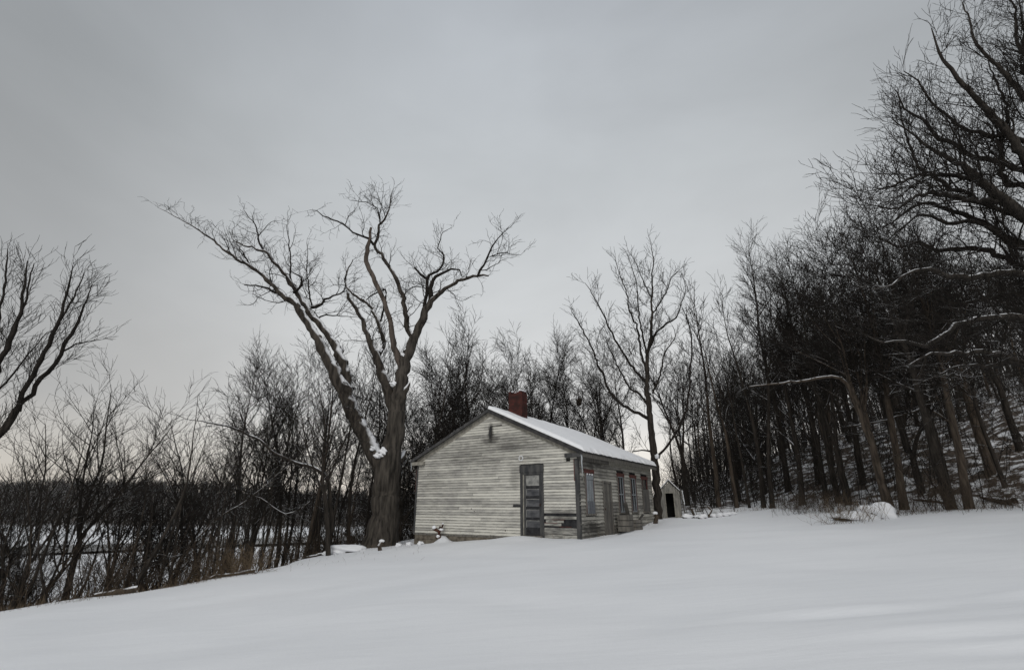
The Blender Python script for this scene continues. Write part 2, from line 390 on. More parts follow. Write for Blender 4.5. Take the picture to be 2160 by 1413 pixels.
# the little snow drift at the doorstep and snow banked along the front wall
hx0, hy0 = -4.1, 22.02
def drift(cx, cy, rx, ry, h, rot):
    c, s_ = math.cos(rot), math.sin(rot); u = (GX - cx) * c + (GY - cy) * s_; v = -(GX - cx) * s_ + (GY - cy) * c
    return h * np.exp(-(u / rx) ** 2 - (v / ry) ** 2)
HR = R(-32.3)
def hw(x, y): return (hx0 + x * math.cos(HR) - y * math.sin(HR), hy0 + x * math.sin(HR) + y * math.cos(HR))
dc = hw(5.3, -0.35); GZ += drift(dc[0], dc[1], 1.0, 0.6, 0.13, HR)
dc = hw(1.7, -0.15); GZ += drift(dc[0], dc[1], 0.25, 0.2, 0.28, HR)
dc = hw(7.9, 4.5); GZ -= drift(dc[0], dc[1], 0.35, 3.6, 0.22, HR)
for off in (0.0, -1.05, -1.4):          # old sledge or wheel tracks softened by new snow
    yc = np.interp(GX, [-1, 1.7, 4.3, 5.8, 10], [6.6, 6.3, 6.05, 6.15, 6.9]) + off
    q_ = (GY - yc) / 0.14
    GZ += (-0.045 * np.exp(-q_ ** 2) + 0.022 * np.exp(-(q_ - 1.9) ** 2)) * smooth(GX, 0.5, 4) * (0.6 + 0.4 * np.sin(GX * 2.1 + off))
GZ += 0.02 * wob(GX, GY, 1.1, 7) * np.exp(-((GY - 9) / 12) ** 2)
nx, ny = len(gx), len(gy)
I = np.arange(nx * ny).reshape(ny, nx)
F = np.stack([I[:-1, :-1], I[:-1, 1:], I[1:, 1:], I[1:, :-1]], axis=2).reshape(-1, 4)
ground = np_mesh('ground', np.stack([GX, GY, GZ], 2).reshape(-1, 3), F, M['ground'])
tag(ground, kind='structure')
ED = edge_dist(GX, GY)
lit_ = np.maximum(smooth(hill_e(GX, GY), -0.5, 2.5) * 0.85, smooth(ED, -0.3, 0.8) * (1 - smooth(ED, 13, 22)))
lit_ = np.maximum(lit_, smooth(GY, 29.5, 33) * smooth(GX, 3, 6) * 0.8 * (1 - smooth(ED, 5, 30)))
lit_ = np.maximum(lit_, smooth(GY + 0.1 * GX, 205, 225))
a = ground.data.attributes.new('litter', 'FLOAT', 'POINT'); a.data.foreach_set('value', lit_.ravel().astype(np.float32))
# river: a bending dark strip on the flood plain
rc = [(-300, 84), (-180, 92), (-130, 99), (-98, 110), (-82, 122), (-66, 136), (-40, 150), (10, 160), (80, 170)]
rv = []; 
for i, (x, y) in enumerate(rc):
    hwid = 14
    rv += [(x, y - hwid, FLOOD + 0.55), (x, y + hwid, FLOOD + 0.55)]
river = np_mesh('river', rv, [(2 * i, 2 * i + 2, 2 * i + 3, 2 * i + 1) for i in range(len(rc) - 1)], M['water'])
tag(river, kind='structure')

# ------------------------------------------------------------------ trees: skeleton growth
def vnorm(a):
    l = math.sqrt(a[0] * a[0] + a[1] * a[1] + a[2] * a[2]) or 1e-9
    return (a[0] / l, a[1] / l, a[2] / l)
def perp(d, rng):
    a = rng.uniform(0, 2 * math.pi)
    r_ = (0, 0, 1) if abs(d[2]) < 0.9 else (1, 0, 0)
    u = vnorm((d[1] * r_[2] - d[2] * r_[1], d[2] * r_[0] - d[0] * r_[2], d[0] * r_[1] - d[1] * r_[0]))
    v = (d[1] * u[2] - d[2] * u[1], d[2] * u[0] - d[0] * u[2], d[0] * u[1] - d[1] * u[0])
    c, s = math.cos(a), math.sin(a)
    return (u[0] * c + v[0] * s, u[1] * c + v[1] * s, u[2] * c + v[2] * s)
def path(p, d, L, r0, r1, seg, wig, up, rng):
    n = max(3, min(14, int(L / seg) + 1)); st = L / (n - 1)
    pts = [p]; rad = [r0]
    for i in range(1, n):
        d = vnorm((d[0] + rng.gauss(0, wig), d[1] + rng.gauss(0, wig), d[2] + rng.gauss(0, wig) + up))
        p = (p[0] + d[0] * st, p[1] + d[1] * st, p[2] + d[2] * st)
        pts.append(p); rad.append(r0 + (r1 - r0) * (i / (n - 1)) ** 0.8)
    return pts, rad
def spawn(out, pts, rad, lvl, P, rng, t0=0.15, lenscale=1.0):
    """children along a polyline"""
    if lvl > P['max']: return
    seglen = [math.dist(a_, b_) for a_, b_ in zip(pts[:-1], pts[1:])]; L = sum(seglen)
    nch = P['dens'][lvl] * L * (1 - t0); nch = int(nch) + (rng.random() < nch % 1)
    for k in range(nch + 1):
        tt = t0 + (1 - t0) * (k + rng.random() * 0.9) / (nch + 1)
        if k == nch: tt = 0.995
        s = tt * L; i = 0
        while i < len(seglen) - 1 and s > seglen[i]: s -= seglen[i]; i += 1
        f = min(1, s / (seglen[i] + 1e-9)); a_, b_ = pts[i], pts[i + 1]
        p = tuple(a_[j] + (b_[j] - a_[j]) * f for j in range(3))
        d = vnorm(tuple(b_[j] - a_[j] for j in range(3))); r = rad[i] + (rad[i + 1] - rad[i]) * f
        ang = R(rng.gauss(P['ang'][lvl], 9)) if k < nch else R(rng.gauss(20, 8))
        q = perp(d, rng)
        if rng.random() < P.get('upbias', 0.5) and q[2] < 0: q = (q[0], q[1], -q[2])
        dd = vnorm(tuple(d[j] * math.cos(ang) + q[j] * math.sin(ang) for j in range(3)))
        Lc = P['len'][lvl] * rng.uniform(0.6, 1.25) * (1.0 - P['taper'][lvl] * tt) * lenscale
        rc_ = max(P['rmin'], min(r * 0.75, Lc * P['rl'][lvl]))
        cp, cr = path(p, dd, Lc, rc_, max(P['rmin'] * 0.6, rc_ * 0.3), P['seg'][lvl], P['wig'][lvl], P['up'][lvl], rng)
        out[lvl].append((cp, cr))
        spawn(out, cp, cr, lvl + 1, P, rng, 0.12, lenscale * P.get('ls', 1))
P_SL = dict(max=3, dens=(0, 3.0, 3.4, 4.2), ang=(0, 37, 36, 34), len=(0, 4.2, 1.5, 0.62), taper=(0, 0.72, 0.5, 0.3),
            rl=(0, 0.0135, 0.012, 0.014), seg=(1, 0.5, 0.28, 0.2), wig=(0, 0.075, 0.12, 0.16), up=(0, 0.07, 0.05, 0.04), rmin=0.0085)
P_SP = dict(max=4, dens=(0, 1.1, 2.1, 3.0, 3.8), ang=(0, 42, 42, 40, 36), len=(0, 4.4, 2.3, 1.1, 0.55), taper=(0, 0.4, 0.45, 0.4, 0.3),
            rl=(0, 0.017, 0.0135, 0.012, 0.014), seg=(1, 0.5, 0.35, 0.25, 0.18), wig=(0, 0.09, 0.13, 0.15, 0.18), up=(0, 0.06, 0.05, 0.03, 0.02), rmin=0.0105)
P_SM = dict(max=3, dens=(0, 1.8, 3.0, 4.2), ang=(0, 42, 40, 38), len=(0, 2.7, 1.15, 0.5), taper=(0, 0.45, 0.45, 0.3),
            rl=(0, 0.013, 0.011, 0.011), seg=(1, 0.35, 0.25, 0.16), wig=(0, 0.10, 0.13, 0.16), up=(0, 0.07, 0.05, 0.03), rmin=0.0062)
P_WD = dict(max=3, dens=(0, 2.0, 2.3, 3.0), ang=(0, 36, 36, 34), len=(0, 3.3, 1.4, 0.62), taper=(0, 0.6, 0.5, 0.3),
            rl=(0, 0.013, 0.012, 0.014), seg=(1, 0.5, 0.28, 0.2), wig=(0, 0.085, 0.13, 0.16), up=(0, 0.08, 0.06, 0.04), rmin=0.0125)
P_SAP = dict(max=2, dens=(0, 1.9, 2.8), ang=(0, 30, 32), len=(0, 1.5, 0.6), taper=(0, 0.6, 0.4),
             rl=(0, 0.009, 0.010), seg=(1, 0.35, 0.25), wig=(0, 0.10, 0.15), up=(0, 0.05, 0.04), rmin=0.006)
def make_tree(kind, name, seed, H=14.0, r=0.16, crown0=0.32, bark_m='bark', lean=0.0, twigmat='twig', Pover=None):
    rng = random.Random(seed); out = {i: [] for i in range(6)}
    rootE = empty(name)
    P = dict({'sl': P_SL, 'sp': P_SP, 'sap': P_SAP, 'sm': P_SM, 'wd': P_WD}[kind])
    if Pover: P.update(Pover)
    d = vnorm((lean, rng.gauss(0, 0.03), 1))
    if kind in ('sl', 'sap', 'wd'):
        n = 14; pts = [(0, 0, -0.6)]; rad = [r * 1.35]; p = (0, 0, 0.0)
        for i in range(n):
            pts.append(p); rad.append(max(0.006, r * (1 - (i / (n - 1)) ** 1.05 * 0.97)) * (1.15 if i == 0 else 1))
            st = H / (n - 1)
            d = vnorm((d[0] + rng.gauss(0, 0.055), d[1] + rng.gauss(0, 0.055), d[2] + 0.03)); p = tuple(p[j] + d[j] * st for j in range(3))
        out[0].append((pts, rad))
        spawn(out, pts, rad, 1, P, rng, crown0)
        # some short dead lower branches
        for k in range(4):
            tt = rng.uniform(0.12, crown0); i = int(tt * n); pp = pts[i + 1]; q = perp((0, 0, 1), rng)
            cp, cr = path(pp, vnorm((q[0], q[1], 0.25)), rng.uniform(0.6, 2.0) * H / 14, 0.018, 0.005, 0.3, 0.12, 0.0, rng)
            out[1].append((cp, cr)); spawn(out, cp, cr, 3 if kind != 'sap' else 2, P, rng, 0.3)
    else:
        th_ = H * crown0; n = 6; p = (0, 0, -0.6); pts = [p]; rad = [r * 1.4]; p = (0, 0, 0)
        for i in range(n):
            pts.append(p); rad.append(r * (1.12 - 0.25 * i / (n - 1)))
            if i < n - 1:
                d = vnorm((d[0] + rng.gauss(0, 0.04), d[1] + rng.gauss(0, 0.04), d[2] + 0.02)); p = tuple(p[j] + d[j] * th_ / (n - 1) for j in range(3))
        out[0].append((pts, rad))
        nl = rng.choice((2, 3, 3)); a0 = rng.uniform(0, 6.28)
        for k in range(nl):
            a_ = a0 + k * 2 * math.pi / nl + rng.gauss(0, 0.25); tl = rng.uniform(0.2, 0.45) if k else 0.12
            dd = vnorm((math.cos(a_) * tl + d[0], math.sin(a_) * tl + d[1], 1)); L = (H - th_) * (1.0 if k == 0 else rng.uniform(0.75, 0.95))
            cp, cr = path(p, dd, L, r * rng.uniform(0.55, 0.72), 0.012, L / 12, 0.075, 0.03, rng)
            out[0].append((cp, cr)); spawn(out, cp, cr, 1, P, rng, 0.10)
    big = out[0] + [b_ for b_ in out[1] if b_[1][0] > 0.03]
    fine = [b_ for l in (1, 2, 3, 4, 5) for b_ in out[l] if not (l == 1 and b_[1][0] > 0.03)]
    V, Fq = tubes(big, sides); np_mesh('trunk', V, Fq, M[bark_m], rootE); top = V[:, 2].max()
    V, Fq = tubes(fine, sides); np_mesh('crown', V, Fq, M[twigmat], rootE); top = max(top, V[:, 2].max())
    rootE['h'] = float(top)
    return rootE
def copy_tree(o):
    c = o.copy(); COL.objects.link(c)
    for ch in o.children:
        k = ch.copy(); COL.objects.link(k); k.parent = c
    return c
protos = {}
def proto(key, *a, **k): protos[key] = [make_tree(*a, **k), False]
proto('sl1', 'sl', 'bare_tree', 1, 14, 0.15, 0.30)
proto('sl2', 'sl', 'bare_tree', 2, 14, 0.13, 0.40)
proto('sl3', 'sl', 'bare_tree', 3, 14, 0.17, 0.35, bark_m='bark_brown')
proto('sl4', 'sl', 'bare_tree', 4, 13, 0.14, 0.25, lean=0.10)
proto('sp1', 'sp', 'bare_tree', 11, 13, 0.19, 0.30)
proto('sp2', 'sp', 'bare_tree', 12, 13, 0.17, 0.22)
proto('sp3', 'sp', 'bare_tree', 13, 13, 0.22, 0.36, bark_m='bark_brown')
proto('sp4', 'sp', 'bare_tree', 14, 12, 0.15, 0.14)
proto('wd1', 'wd', 'bare_tree', 41, 14, 0.13, 0.45)
proto('wd2', 'wd', 'bare_tree', 42, 14, 0.11, 0.52, lean=0.05)
proto('wd3', 'wd', 'bare_tree', 43, 14, 0.15, 0.38, bark_m='bark_brown')
proto('wd4', 'wd', 'bare_tree', 44, 14, 0.10, 0.35, lean=-0.08)
proto('sm1', 'sm', 'bare_tree', 15, 7.5, 0.10, 0.26)
proto('sm2', 'sm', 'bare_tree', 16, 7.0, 0.085, 0.16)
proto('sm3', 'sm', 'bare_tree', 17, 8.0, 0.10, 0.34)
proto('sa1', 'sap', 'bare_tree', 21, 6.5, 0.05, 0.22)
proto('sa2', 'sap', 'bare_tree', 22, 6.0, 0.045, 0.18, lean=0.15)
TREES = []
def plant(key, x, y, height, rz=None, lean=(0, 0), label=None, group=None, cat='tree', name=None, fat=1.0, rng=random):
    src, used = protos[key]
    o = src if not used else copy_tree(src); protos[key][1] = True
    s = height / src['h']
    o.location = (x, y, tz(x, y) - 0.05); o.scale = (s * fat, s * fat, s)
    o.rotation_euler = (lean[1], lean[0], rz if rz is not None else rng.uniform(0, 6.28))
    for k in ('label', 'category', 'group'):
        if k in o: del o[k]
    tag(o, label, cat, group)
    if name: o.name = name
    TREES.append((x, y)); return o
def plantpx(key, px, Y, toppy, **k):
    x = colX(px, Y); p, _ = at(px, toppy, Y)
    return plant(key, x, Y, p[2] - tz(x, Y), **k)
RN = random.Random(77)
GL = 'trees along the left bank'; GB = 'trees behind the house'; GR = 'trees at the edge of the right woods'
# featured trees: (proto, base px, distance, top px y, lean about y, label, group)
FT = [
 ('sm1', 88, 13.8, 800, 0.10, 'dark forked bare tree near the left edge, snow streak on its trunk', GL),
 ('sm2', 130, 14.6, 790, 0.18, 'bare tree leaning right between the forked tree and the one with a rounded top', GL),
 ('sm3', 190, 15.2, 735, 0.06, 'bare tree leaning right whose crown makes the rounded top left of the open sky', GL),
 ('sm1', 255, 16.5, 840, 0.12, 'slim bare tree leaning right in front of the frozen river, left part of bank', GL),
 ('sm2', 318, 17.5, 880, 0.05, 'thin bare tree on the bank just left of the widest open sky gap', GL),
 ('sm3', 400, 18.5, 850, 0.02, 'twin-stemmed bare tree standing alone before the low pale sky', GL),
 ('sm1', 455, 20, 780, -0.12, 'wide bare tree at the left end of the thicket, limbs reaching left', GL),
 ('sl1', 505, 21, 720, 0.0, 'upright bare tree in the left part of the thicket beside the giant tree', GL),
 ('sp2', 545, 23, 670, 0.0, 'tall open-crowned bare tree poking above the thicket left of the giant tree', GL),
 ('sl2', 600, 24, 690, 0.0, 'straight slim bare tree below the long left limb of the giant tree', GL),
 ('sl3', 655, 23, 720, 0.0, 'straight dark bare tree left of the giant trunk, second nearest to it', GL),
 ('sm3', 705, 20, 730, -0.12, 'brown crooked bare tree leaning left right beside the giant trunk', GL),
 ('sl4', 880, 28, 655, 0.05, 'curving slender bare tree between the giant tree and the roof', GB),
 ('sp1', 930, 33, 665, 0.0, 'bare tree rising behind the left slope of the roof', GB),
 ('sp4', 1050, 34, 690, 0.0, 'wide bare tree directly behind the chimney', GB),
 ('sp2', 1205, 35, 690, 0.0, 'dark double-trunk bare tree behind the roof, right of the chimney', GB),
 ('sp1', 1275, 32, 720, 0.0, 'v-shaped bare tree behind the middle of the snowy roof', GB),
 ('sp4', 1112, 33, 700, 0.0, 'low-forked bare tree just right of the chimney top', GB),
 ('sl2', 1160, 36, 690, 0.0, 'straight narrow bare tree between the chimney and the double-trunk tree', GB),
 ('sp2', 1242, 38, 680, 0.0, 'open bare tree behind the ridge, between the double-trunk tree and the v-shaped one', GB),
 ('sp1', 1450, 37, 670, 0.0, 'open bare tree above the outhouse, right of the tall straight tree', GB),
 ('wd3', 985, 34, 690, 0.0, 'brown-barked bare tree just behind the roof peak', GB),
 ('sl1', 1330, 36, 700, 0.0, 'slim bare tree behind the lower end of the snowy roof', GB),
 ('wd3', 1515, 33, 585, 0.0, 'tall bare tree with narrow crown right of the outhouse', GR),
 ('wd3', 1553, 31, 640, -0.02, 'pale brown bare tree with a broken snowy fork beside the stone pile', GR),
 ('wd1', 1610, 29, 560, -0.03, 'straight dark bare tree standing at the edge of the snowfield', GR),
 ('sl1', 1668, 32, 470, -0.08, 'tall dense bare tree whose crown is the first high peak right of the sky gap', GR),
 ('sl4', 1735, 30, 455, -0.10, 'tall dense bare tree forming the second high peak beside the oak', GR),
 ('sl1', 1745, 27, 560, -0.06, 'thin bare trunk behind the dry brush clump', GR),
 ('sp3', 1870, 19.5, 520, -0.17, 'brown smooth-barked tree leaning left beside the snow-covered boulder', GR),
 ('sl3', 1905, 19.5, 430, -0.08, 'slender dark tree right of the snow-covered boulder', GR),
 ('sp1', 2005, 18, 380, -0.12, 'stout forked tree at the snow edge, left one of the two near the right border', GR),
 ('sl2', 1628, 28, 530, 0, 'dense narrow-crowned tree just right of the first high gap in the sky', GR),
 ('sl4', 1692, 27, 500, 0, 'dense dark tree between the two high crown peaks', GR),
 ('sl1', 1772, 25, 480, 0, 'dense upright tree left of the oak branch tips', GR),
 ('sp2', 1830, 26, 470, 0, 'many-branched tree whose crown lies under the oak branch tips', GR),
 ('wd4', 1580, 30, 640, 0, 'slender short-crowned tree between the stone pile and the edge of the woods', GR),
 ('sp2', 1790, 24, 455, -0.10, 'dense tree behind the boulder whose crown merges under the oak limbs', GR),
 ('sp4', 1950, 22, 430, -0.12, 'dense bare tree behind the two stout trees, to their left', GR),
 ('sp3', 2110, 20.5, 430, -0.10, 'brown-barked tree behind the fallen log at the right', GR),
 ('sp1', 2190, 22, 480, -0.10, 'dense bare tree on the slope at the right border of the frame', GR),
 ('sl3', 2042, 17.5, 400, -0.10, 'stout tree at the snow edge, right one of the two near the right border', GR),
]
for i, (k, px, Y, ty, ln, lb, gr) in enumerate(FT):
    x = colX(px, Y); d = float(edge_dist(np.array([x]), np.array([Y]))[0])
    plantpx(k, px, Y, ty, lean=(ln if px < 1400 else ln * 0.2, RN.gauss(0, 0.02)), rz=RN.uniform(0, 6.28) if abs(ln) < 0.05 else RN.choice((0.2, -0.3, 0.0)), label=lb, group=gr, rng=RN)

def scatter(n, zone, keys, hrange, label, group, mind, seed, lean=0.04, fat=(0.8, 1.2)):
    rg = random.Random(seed); c = 0; tries = 0
    while c < n and tries < n * 60:
        tries += 1
        x, y = zone(rg)
        if any((x - a_) ** 2 + (y - b_) ** 2 < mind * mind for a_, b_ in TREES): continue
        plant(rg.choice(keys), x, y, rg.uniform(*hrange), lean=(rg.gauss(0, lean), rg.gauss(0, lean)), rz=rg.uniform(0, 6.28),
              label=label, group=group, rng=rg, fat=rg.uniform(*fat)); c += 1
def along(a_, b_, off0, off1):
    """zone: between edge arc positions a_..b_ (index floats) offset to river side"""
    def f(rg):
        u = rg.uniform(a_, b_); i = int(u); f_ = u - i
        (x0, y0), (x1, y1) = EDGE[i], EDGE[i + 1]; x = x0 + (x1 - x0) * f_; y = y0 + (y1 - y0) * f_
        L = math.hypot(x1 - x0, y1 - y0); nx_, ny_ = -(y1 - y0) / L, (x1 - x0) / L; o = rg.uniform(off0, off1)
        return x + nx_ * o, y + ny_ * o
    return f
def wedge(p0, p1, y0, y1):
    def f(rg):
        y = math.sqrt(rg.uniform(y0 * y0, y1 * y1)); return colX(rg.uniform(p0, p1), y), y
    return f
scatter(24, wedge(-60, 130, 13.4, 21), ['sa1', 'sa2', 'sm1', 'sm2'], (4.2, 7.2), 'thin dark sapling on the bank at the lower left edge', 'saplings at the lower left', 0.6, 1, 0.1)
scatter(30, along(3.2, 6.0, 0.3, 6), ['sa1', 'sa2', 'sm2', 'sa1'], (3.6, 6.2), 'thin leaning stem on the bank with the river showing between', 'thin stems before the river', 0.5, 2, 0.06, (0.9, 1.5))
scatter(20, along(6.0, 7.0, 0.6, 9), ['wd1', 'wd4', 'wd2', 'sa1'], (8, 12), 'slender bare tree in the thicket left of the giant tree', 'thicket trees left of the giant tree', 0.8, 3)
scatter(14, along(7.0, 8.0, 0.8, 10), ['wd1', 'wd2', 'sp4', 'wd4'], (10, 13.5), 'slender bare tree seen between the giant tree and the roof', 'slender trees right of the giant tree', 1.0, 4)
scatter(34, along(8.0, 10.4, 0, 16), ['wd1', 'wd2', 'sp4', 'sp1', 'wd3', 'sp2'], (13, 17.5), 'bare tree among those far behind the snowy roof', 'far trees behind the roof', 1.6, 5)
scatter(16, wedge(1430, 1600, 34, 62), ['wd1', 'wd2', 'wd4', 'wd3'], (11, 15), 'bare tree in the dark woods behind the outhouse', 'woods behind the outhouse', 1.2, 6)
scatter(36, wedge(1530, 1800, 31, 66), ['wd1', 'wd2', 'wd3', 'wd4', 'sp4', 'sl2', 'sp1'], (10, 14.5), 'bare tree in the dense woods between outhouse and boulder', 'woods between outhouse and boulder', 1.0, 7, 0.07)
scatter(26, wedge(1780, 2120, 24, 50), ['wd1', 'wd2', 'wd3', 'sp1', 'wd4'], (9.5, 13.5), 'bare tree on the dark hillside behind the boulder', 'hillside trees behind the boulder', 1.0, 8)
scatter(22, wedge(1980, 2350, 19, 42), ['wd2', 'wd3', 'sp1', 'wd4'], (8, 12), 'bare tree on the dark hillside at the right edge', 'hillside trees at the right edge', 1.0, 9)
scatter(20, wedge(1560, 2300, 55, 110), ['wd1', 'wd2', 'wd3', 'sl2'], (10, 14), 'distant bare tree high on the right hillside', 'distant hillside trees', 1.6, 10)

# ------------------------------------------------------------------ the giant old tree and the traced limbs
def trace(limbs, Y0, conv):
    """limbs: (depth offset start, end, [(u,v,r)...]) in photo tracing units -> world polylines"""
    res = []
    for d0, d1, pl in limbs:
        pts = []; rad = []; n = len(pl)
        for i, (u, v, r) in enumerate(pl):
            px, py, rp = conv(u, v, r)
            p, mpp = at(px, py, Y0 + d0 + (d1 - d0) * (i / max(1, n - 1))); pts.append(p); rad.append(rp * mpp)
        res.append((pts, rad))
    return res
def refine(pts, rad, rng, jit=0.04, step=0.22):
    """Catmull-Rom resample with slight gnarl"""
    P = [np.array(p) for p in pts]; P = [2 * P[0] - P[1]] + P + [2 * P[-1] - P[-2]]; op = []; orr = []
    for i in range(1, len(P) - 2):
        L = np.linalg.norm(P[i + 1] - P[i]); n = max(1, int(L / step))
        for k in range(n):
            t_ = k / n; a_, b_, c_, d_ = P[i - 1], P[i], P[i + 1], P[i + 2]
            q = 0.5 * ((2 * b_) + (-a_ + c_) * t_ + (2 * a_ - 5 * b_ + 4 * c_ - d_) * t_ ** 2 + (-a_ + 3 * b_ - 3 * c_ + d_) * t_ ** 3)
            r = rad[i - 1] + (rad[i] - rad[i - 1]) * t_
            j = min(jit, r * 0.5)
            op.append(tuple(q + np.array([rng.gauss(0, j), rng.gauss(0, j), rng.gauss(0, j)]))); orr.append(r * rng.uniform(0.93, 1.07))
    op.append(tuple(P[-2])); orr.append(rad[-1])
    return op, orr
zc = lambda u, v, r: (320 + u / 2.355, 380 + v / 2.355, r * (0.86 if r < 25 else 0.93) / 2.355)
HY = 22.6
hero_trunk = [(0, 0, [(1135, 1850, 106), (1140, 1800, 94), (1146, 1740, 83), (1155, 1660, 75), (1160, 1560, 71), (1166, 1460, 68), (1172, 1400, 67), (1186, 1350, 58), (1205, 1280, 49), (1212, 1200, 47),
                      (1224, 1110, 43), (1236, 1030, 37), (1246, 960, 33), (1262, 890, 29), (1290, 820, 26), (1320, 750, 24), (1347, 680, 22), (1371, 620, 20), (1388, 595, 16)])]
hero_limbs = [
 (0, -1.5, [(1150, 1420, 50), (1105, 1345, 44), (1060, 1270, 40), (1015, 1190, 38), (975, 1095, 37), (945, 1020, 37), (905, 950, 33), (862, 860, 28), (815, 770, 24), (765, 690, 22), (720, 620, 21), (650, 570, 17),
            (600, 525, 14), (540, 462, 12), (480, 422, 10), (420, 390, 9), (360, 342, 7.5), (310, 302, 6), (262, 268, 5), (200, 225, 4), (140, 192, 3), (90, 165, 2.2), (30, 135, 1.2)]),
 (0.1, 0.8, [(985, 1040, 22), (965, 950, 26), (925, 850, 25), (880, 770, 22), (820, 700, 20), (775, 640, 18), (725, 565, 16), (680, 490, 13), (630, 430, 11), (580, 370, 9), (550, 350, 8), (500, 335, 6), (440, 318, 4), (400, 290, 2.5), (405, 235, 1.3)]),
 (-0.6, -1.0, [(712, 612, 11), (660, 580, 9), (605, 545, 7), (540, 525, 5), (460, 518, 3.5)]),
 (0.8, 0.9, [(555, 350, 6), (530, 290, 4.5), (515, 220, 3), (480, 180, 2), (460, 150, 1.2)]),
 (-0.8, 0.1, [(482, 422, 6), (465, 380, 4), (440, 340, 2.5), (420, 310, 1.5)]),
 (0.3, 1.6, [(785, 635, 9), (840, 610, 8), (865, 590, 7), (905, 575, 5), (955, 545, 3.5), (965, 500, 2.5), (965, 430, 1.5)]),
 (0.2, -0.6, [(700, 560, 8), (742, 525, 7), (742, 480, 5), (700, 458, 3)]),
 (0.2, 0.9, [(790, 620, 5), (778, 520, 4), (770, 440, 3), (775, 370, 2.2), (770, 310, 1.3)]),
 (0.4, -0.4, [(690, 490, 5), (690, 380, 4), (680, 300, 3), (670, 230, 1.3)]),
 (0.2, 0.8, [(820, 690, 6), (862, 668, 4.5), (900, 672, 3.5), (1020, 680, 1.5)]),
 (0.2, -0.8, [(1205, 1150, 26), (1180, 1080, 27), (1152, 985, 26), (1130, 920, 23), (1112, 868, 20), (1088, 815, 16), (1062, 745, 14), (1040, 680, 12), (1002, 622, 10), (978, 585, 9), (975, 560, 8)]),
 (0.0, 1.2, [(1118, 880, 16), (1138, 850, 15), (1156, 800, 13), (1132, 722, 12), (1102, 655, 11), (1070, 612, 10), (1020, 580, 8), (985, 550, 7), (965, 505, 6), (970, 455, 4.5), (1000, 395, 2)]),
 (1.2, 1.8, [(1140, 700, 6), (1165, 560, 5), (1160, 540, 5), (1095, 570, 4), (1060, 600, 2)]),
 (0.4, -0.4, [(1300, 800, 20), (1278, 740, 15), (1267, 680, 14), (1250, 585, 13), (1220, 505, 12), (1180, 430, 11), (1140, 370, 10), (1108, 318, 9), (1120, 285, 8), (1130, 230, 7), (1152, 200, 6), (1180, 150, 4), (1186, 100, 3), (1195, 52, 1.6)]),
 (-0.3, -1.6, [(1105, 315, 8), (1078, 294, 7), (1040, 275, 6), (1000, 255, 5), (950, 220, 4.4), (900, 195, 4), (850, 175, 3), (820, 150, 2.2), (785, 148, 1.2)]),
 (-0.3, 0.5, [(1135, 215, 4.5), (1130, 180, 3.6), (1120, 140, 3), (1080, 115, 2.6), (1030, 105, 2), (985, 100, 1.1)]),
 (-0.3, 0.2, [(1160, 180, 2.5), (1140, 120, 2), (1120, 65, 1.2)]),
 (0.3, 1.4, [(1360, 640, 12), (1362, 590, 10), (1366, 540, 9), (1366, 492, 9), (1400, 460, 7), (1440, 430, 6), (1450, 370, 5), (1420, 338, 3.5), (1435, 295, 3), (1445, 260, 2), (1490, 235, 1.2)]),
 (1.0, 0.6, [(1368, 485, 8), (1332, 466, 7), (1304, 432, 5)]),
 (0.0, 0.6, [(1388, 600, 14), (1386, 540, 13), (1400, 500, 11), (1440, 462, 8), (1490, 435, 6), (1530, 442, 4), (1542, 480, 2.4)]),
 (0.0, -1.6, [(1392, 598, 15), (1440, 552, 13), (1490, 520, 11), (1550, 490, 9.5), (1620, 474, 8), (1672, 474, 5)]),
 (-1.3, -2.2, [(1620, 474, 7), (1652, 420, 6), (1670, 380, 5.2), (1690, 330, 4.2), (1720, 290, 3.2), (1750, 258, 2.2), (1790, 225, 1.2)]),
 (-1.6, -2.0, [(1680, 382, 3.5), (1740, 360, 2.6), (1790, 370, 2), (1835, 370, 1.1)]),
 (0.4, 0.7, [(1215, 1390, 34), (1240, 1370, 18), (1258, 1345, 14)]),
 (-0.1, 0.0, [(1230, 1110, 30), (1248, 1060, 24), (1268, 1030, 17), (1282, 1005, 5)]),
]
dead_limb = [(0.3, -0.6, [(1246, 935, 24), (1215, 855, 18), (1196, 785, 16), (1186, 705, 14), (1160, 622, 13), (1130, 545, 13), (1092, 465, 13), (1068, 400, 12), (1076, 330, 12), (1086, 285, 8), (1090, 235, 7)])]
P_H = dict(max=4, dens=(0, 0, 2.5, 3.2, 4.0), ang=(0, 0, 58, 48, 42), len=(0, 0, 1.75, 0.8, 0.36), taper=(0, 0, 0.72, 0.45, 0.3),
           rl=(0, 0, 0.017, 0.013, 0.013), seg=(1, 1, 0.2, 0.16, 0.13), wig=(0, 0, 0.26, 0.24, 0.24), up=(0, 0, 0.05, 0.02, 0.0), rmin=0.0080, upbias=0.6)
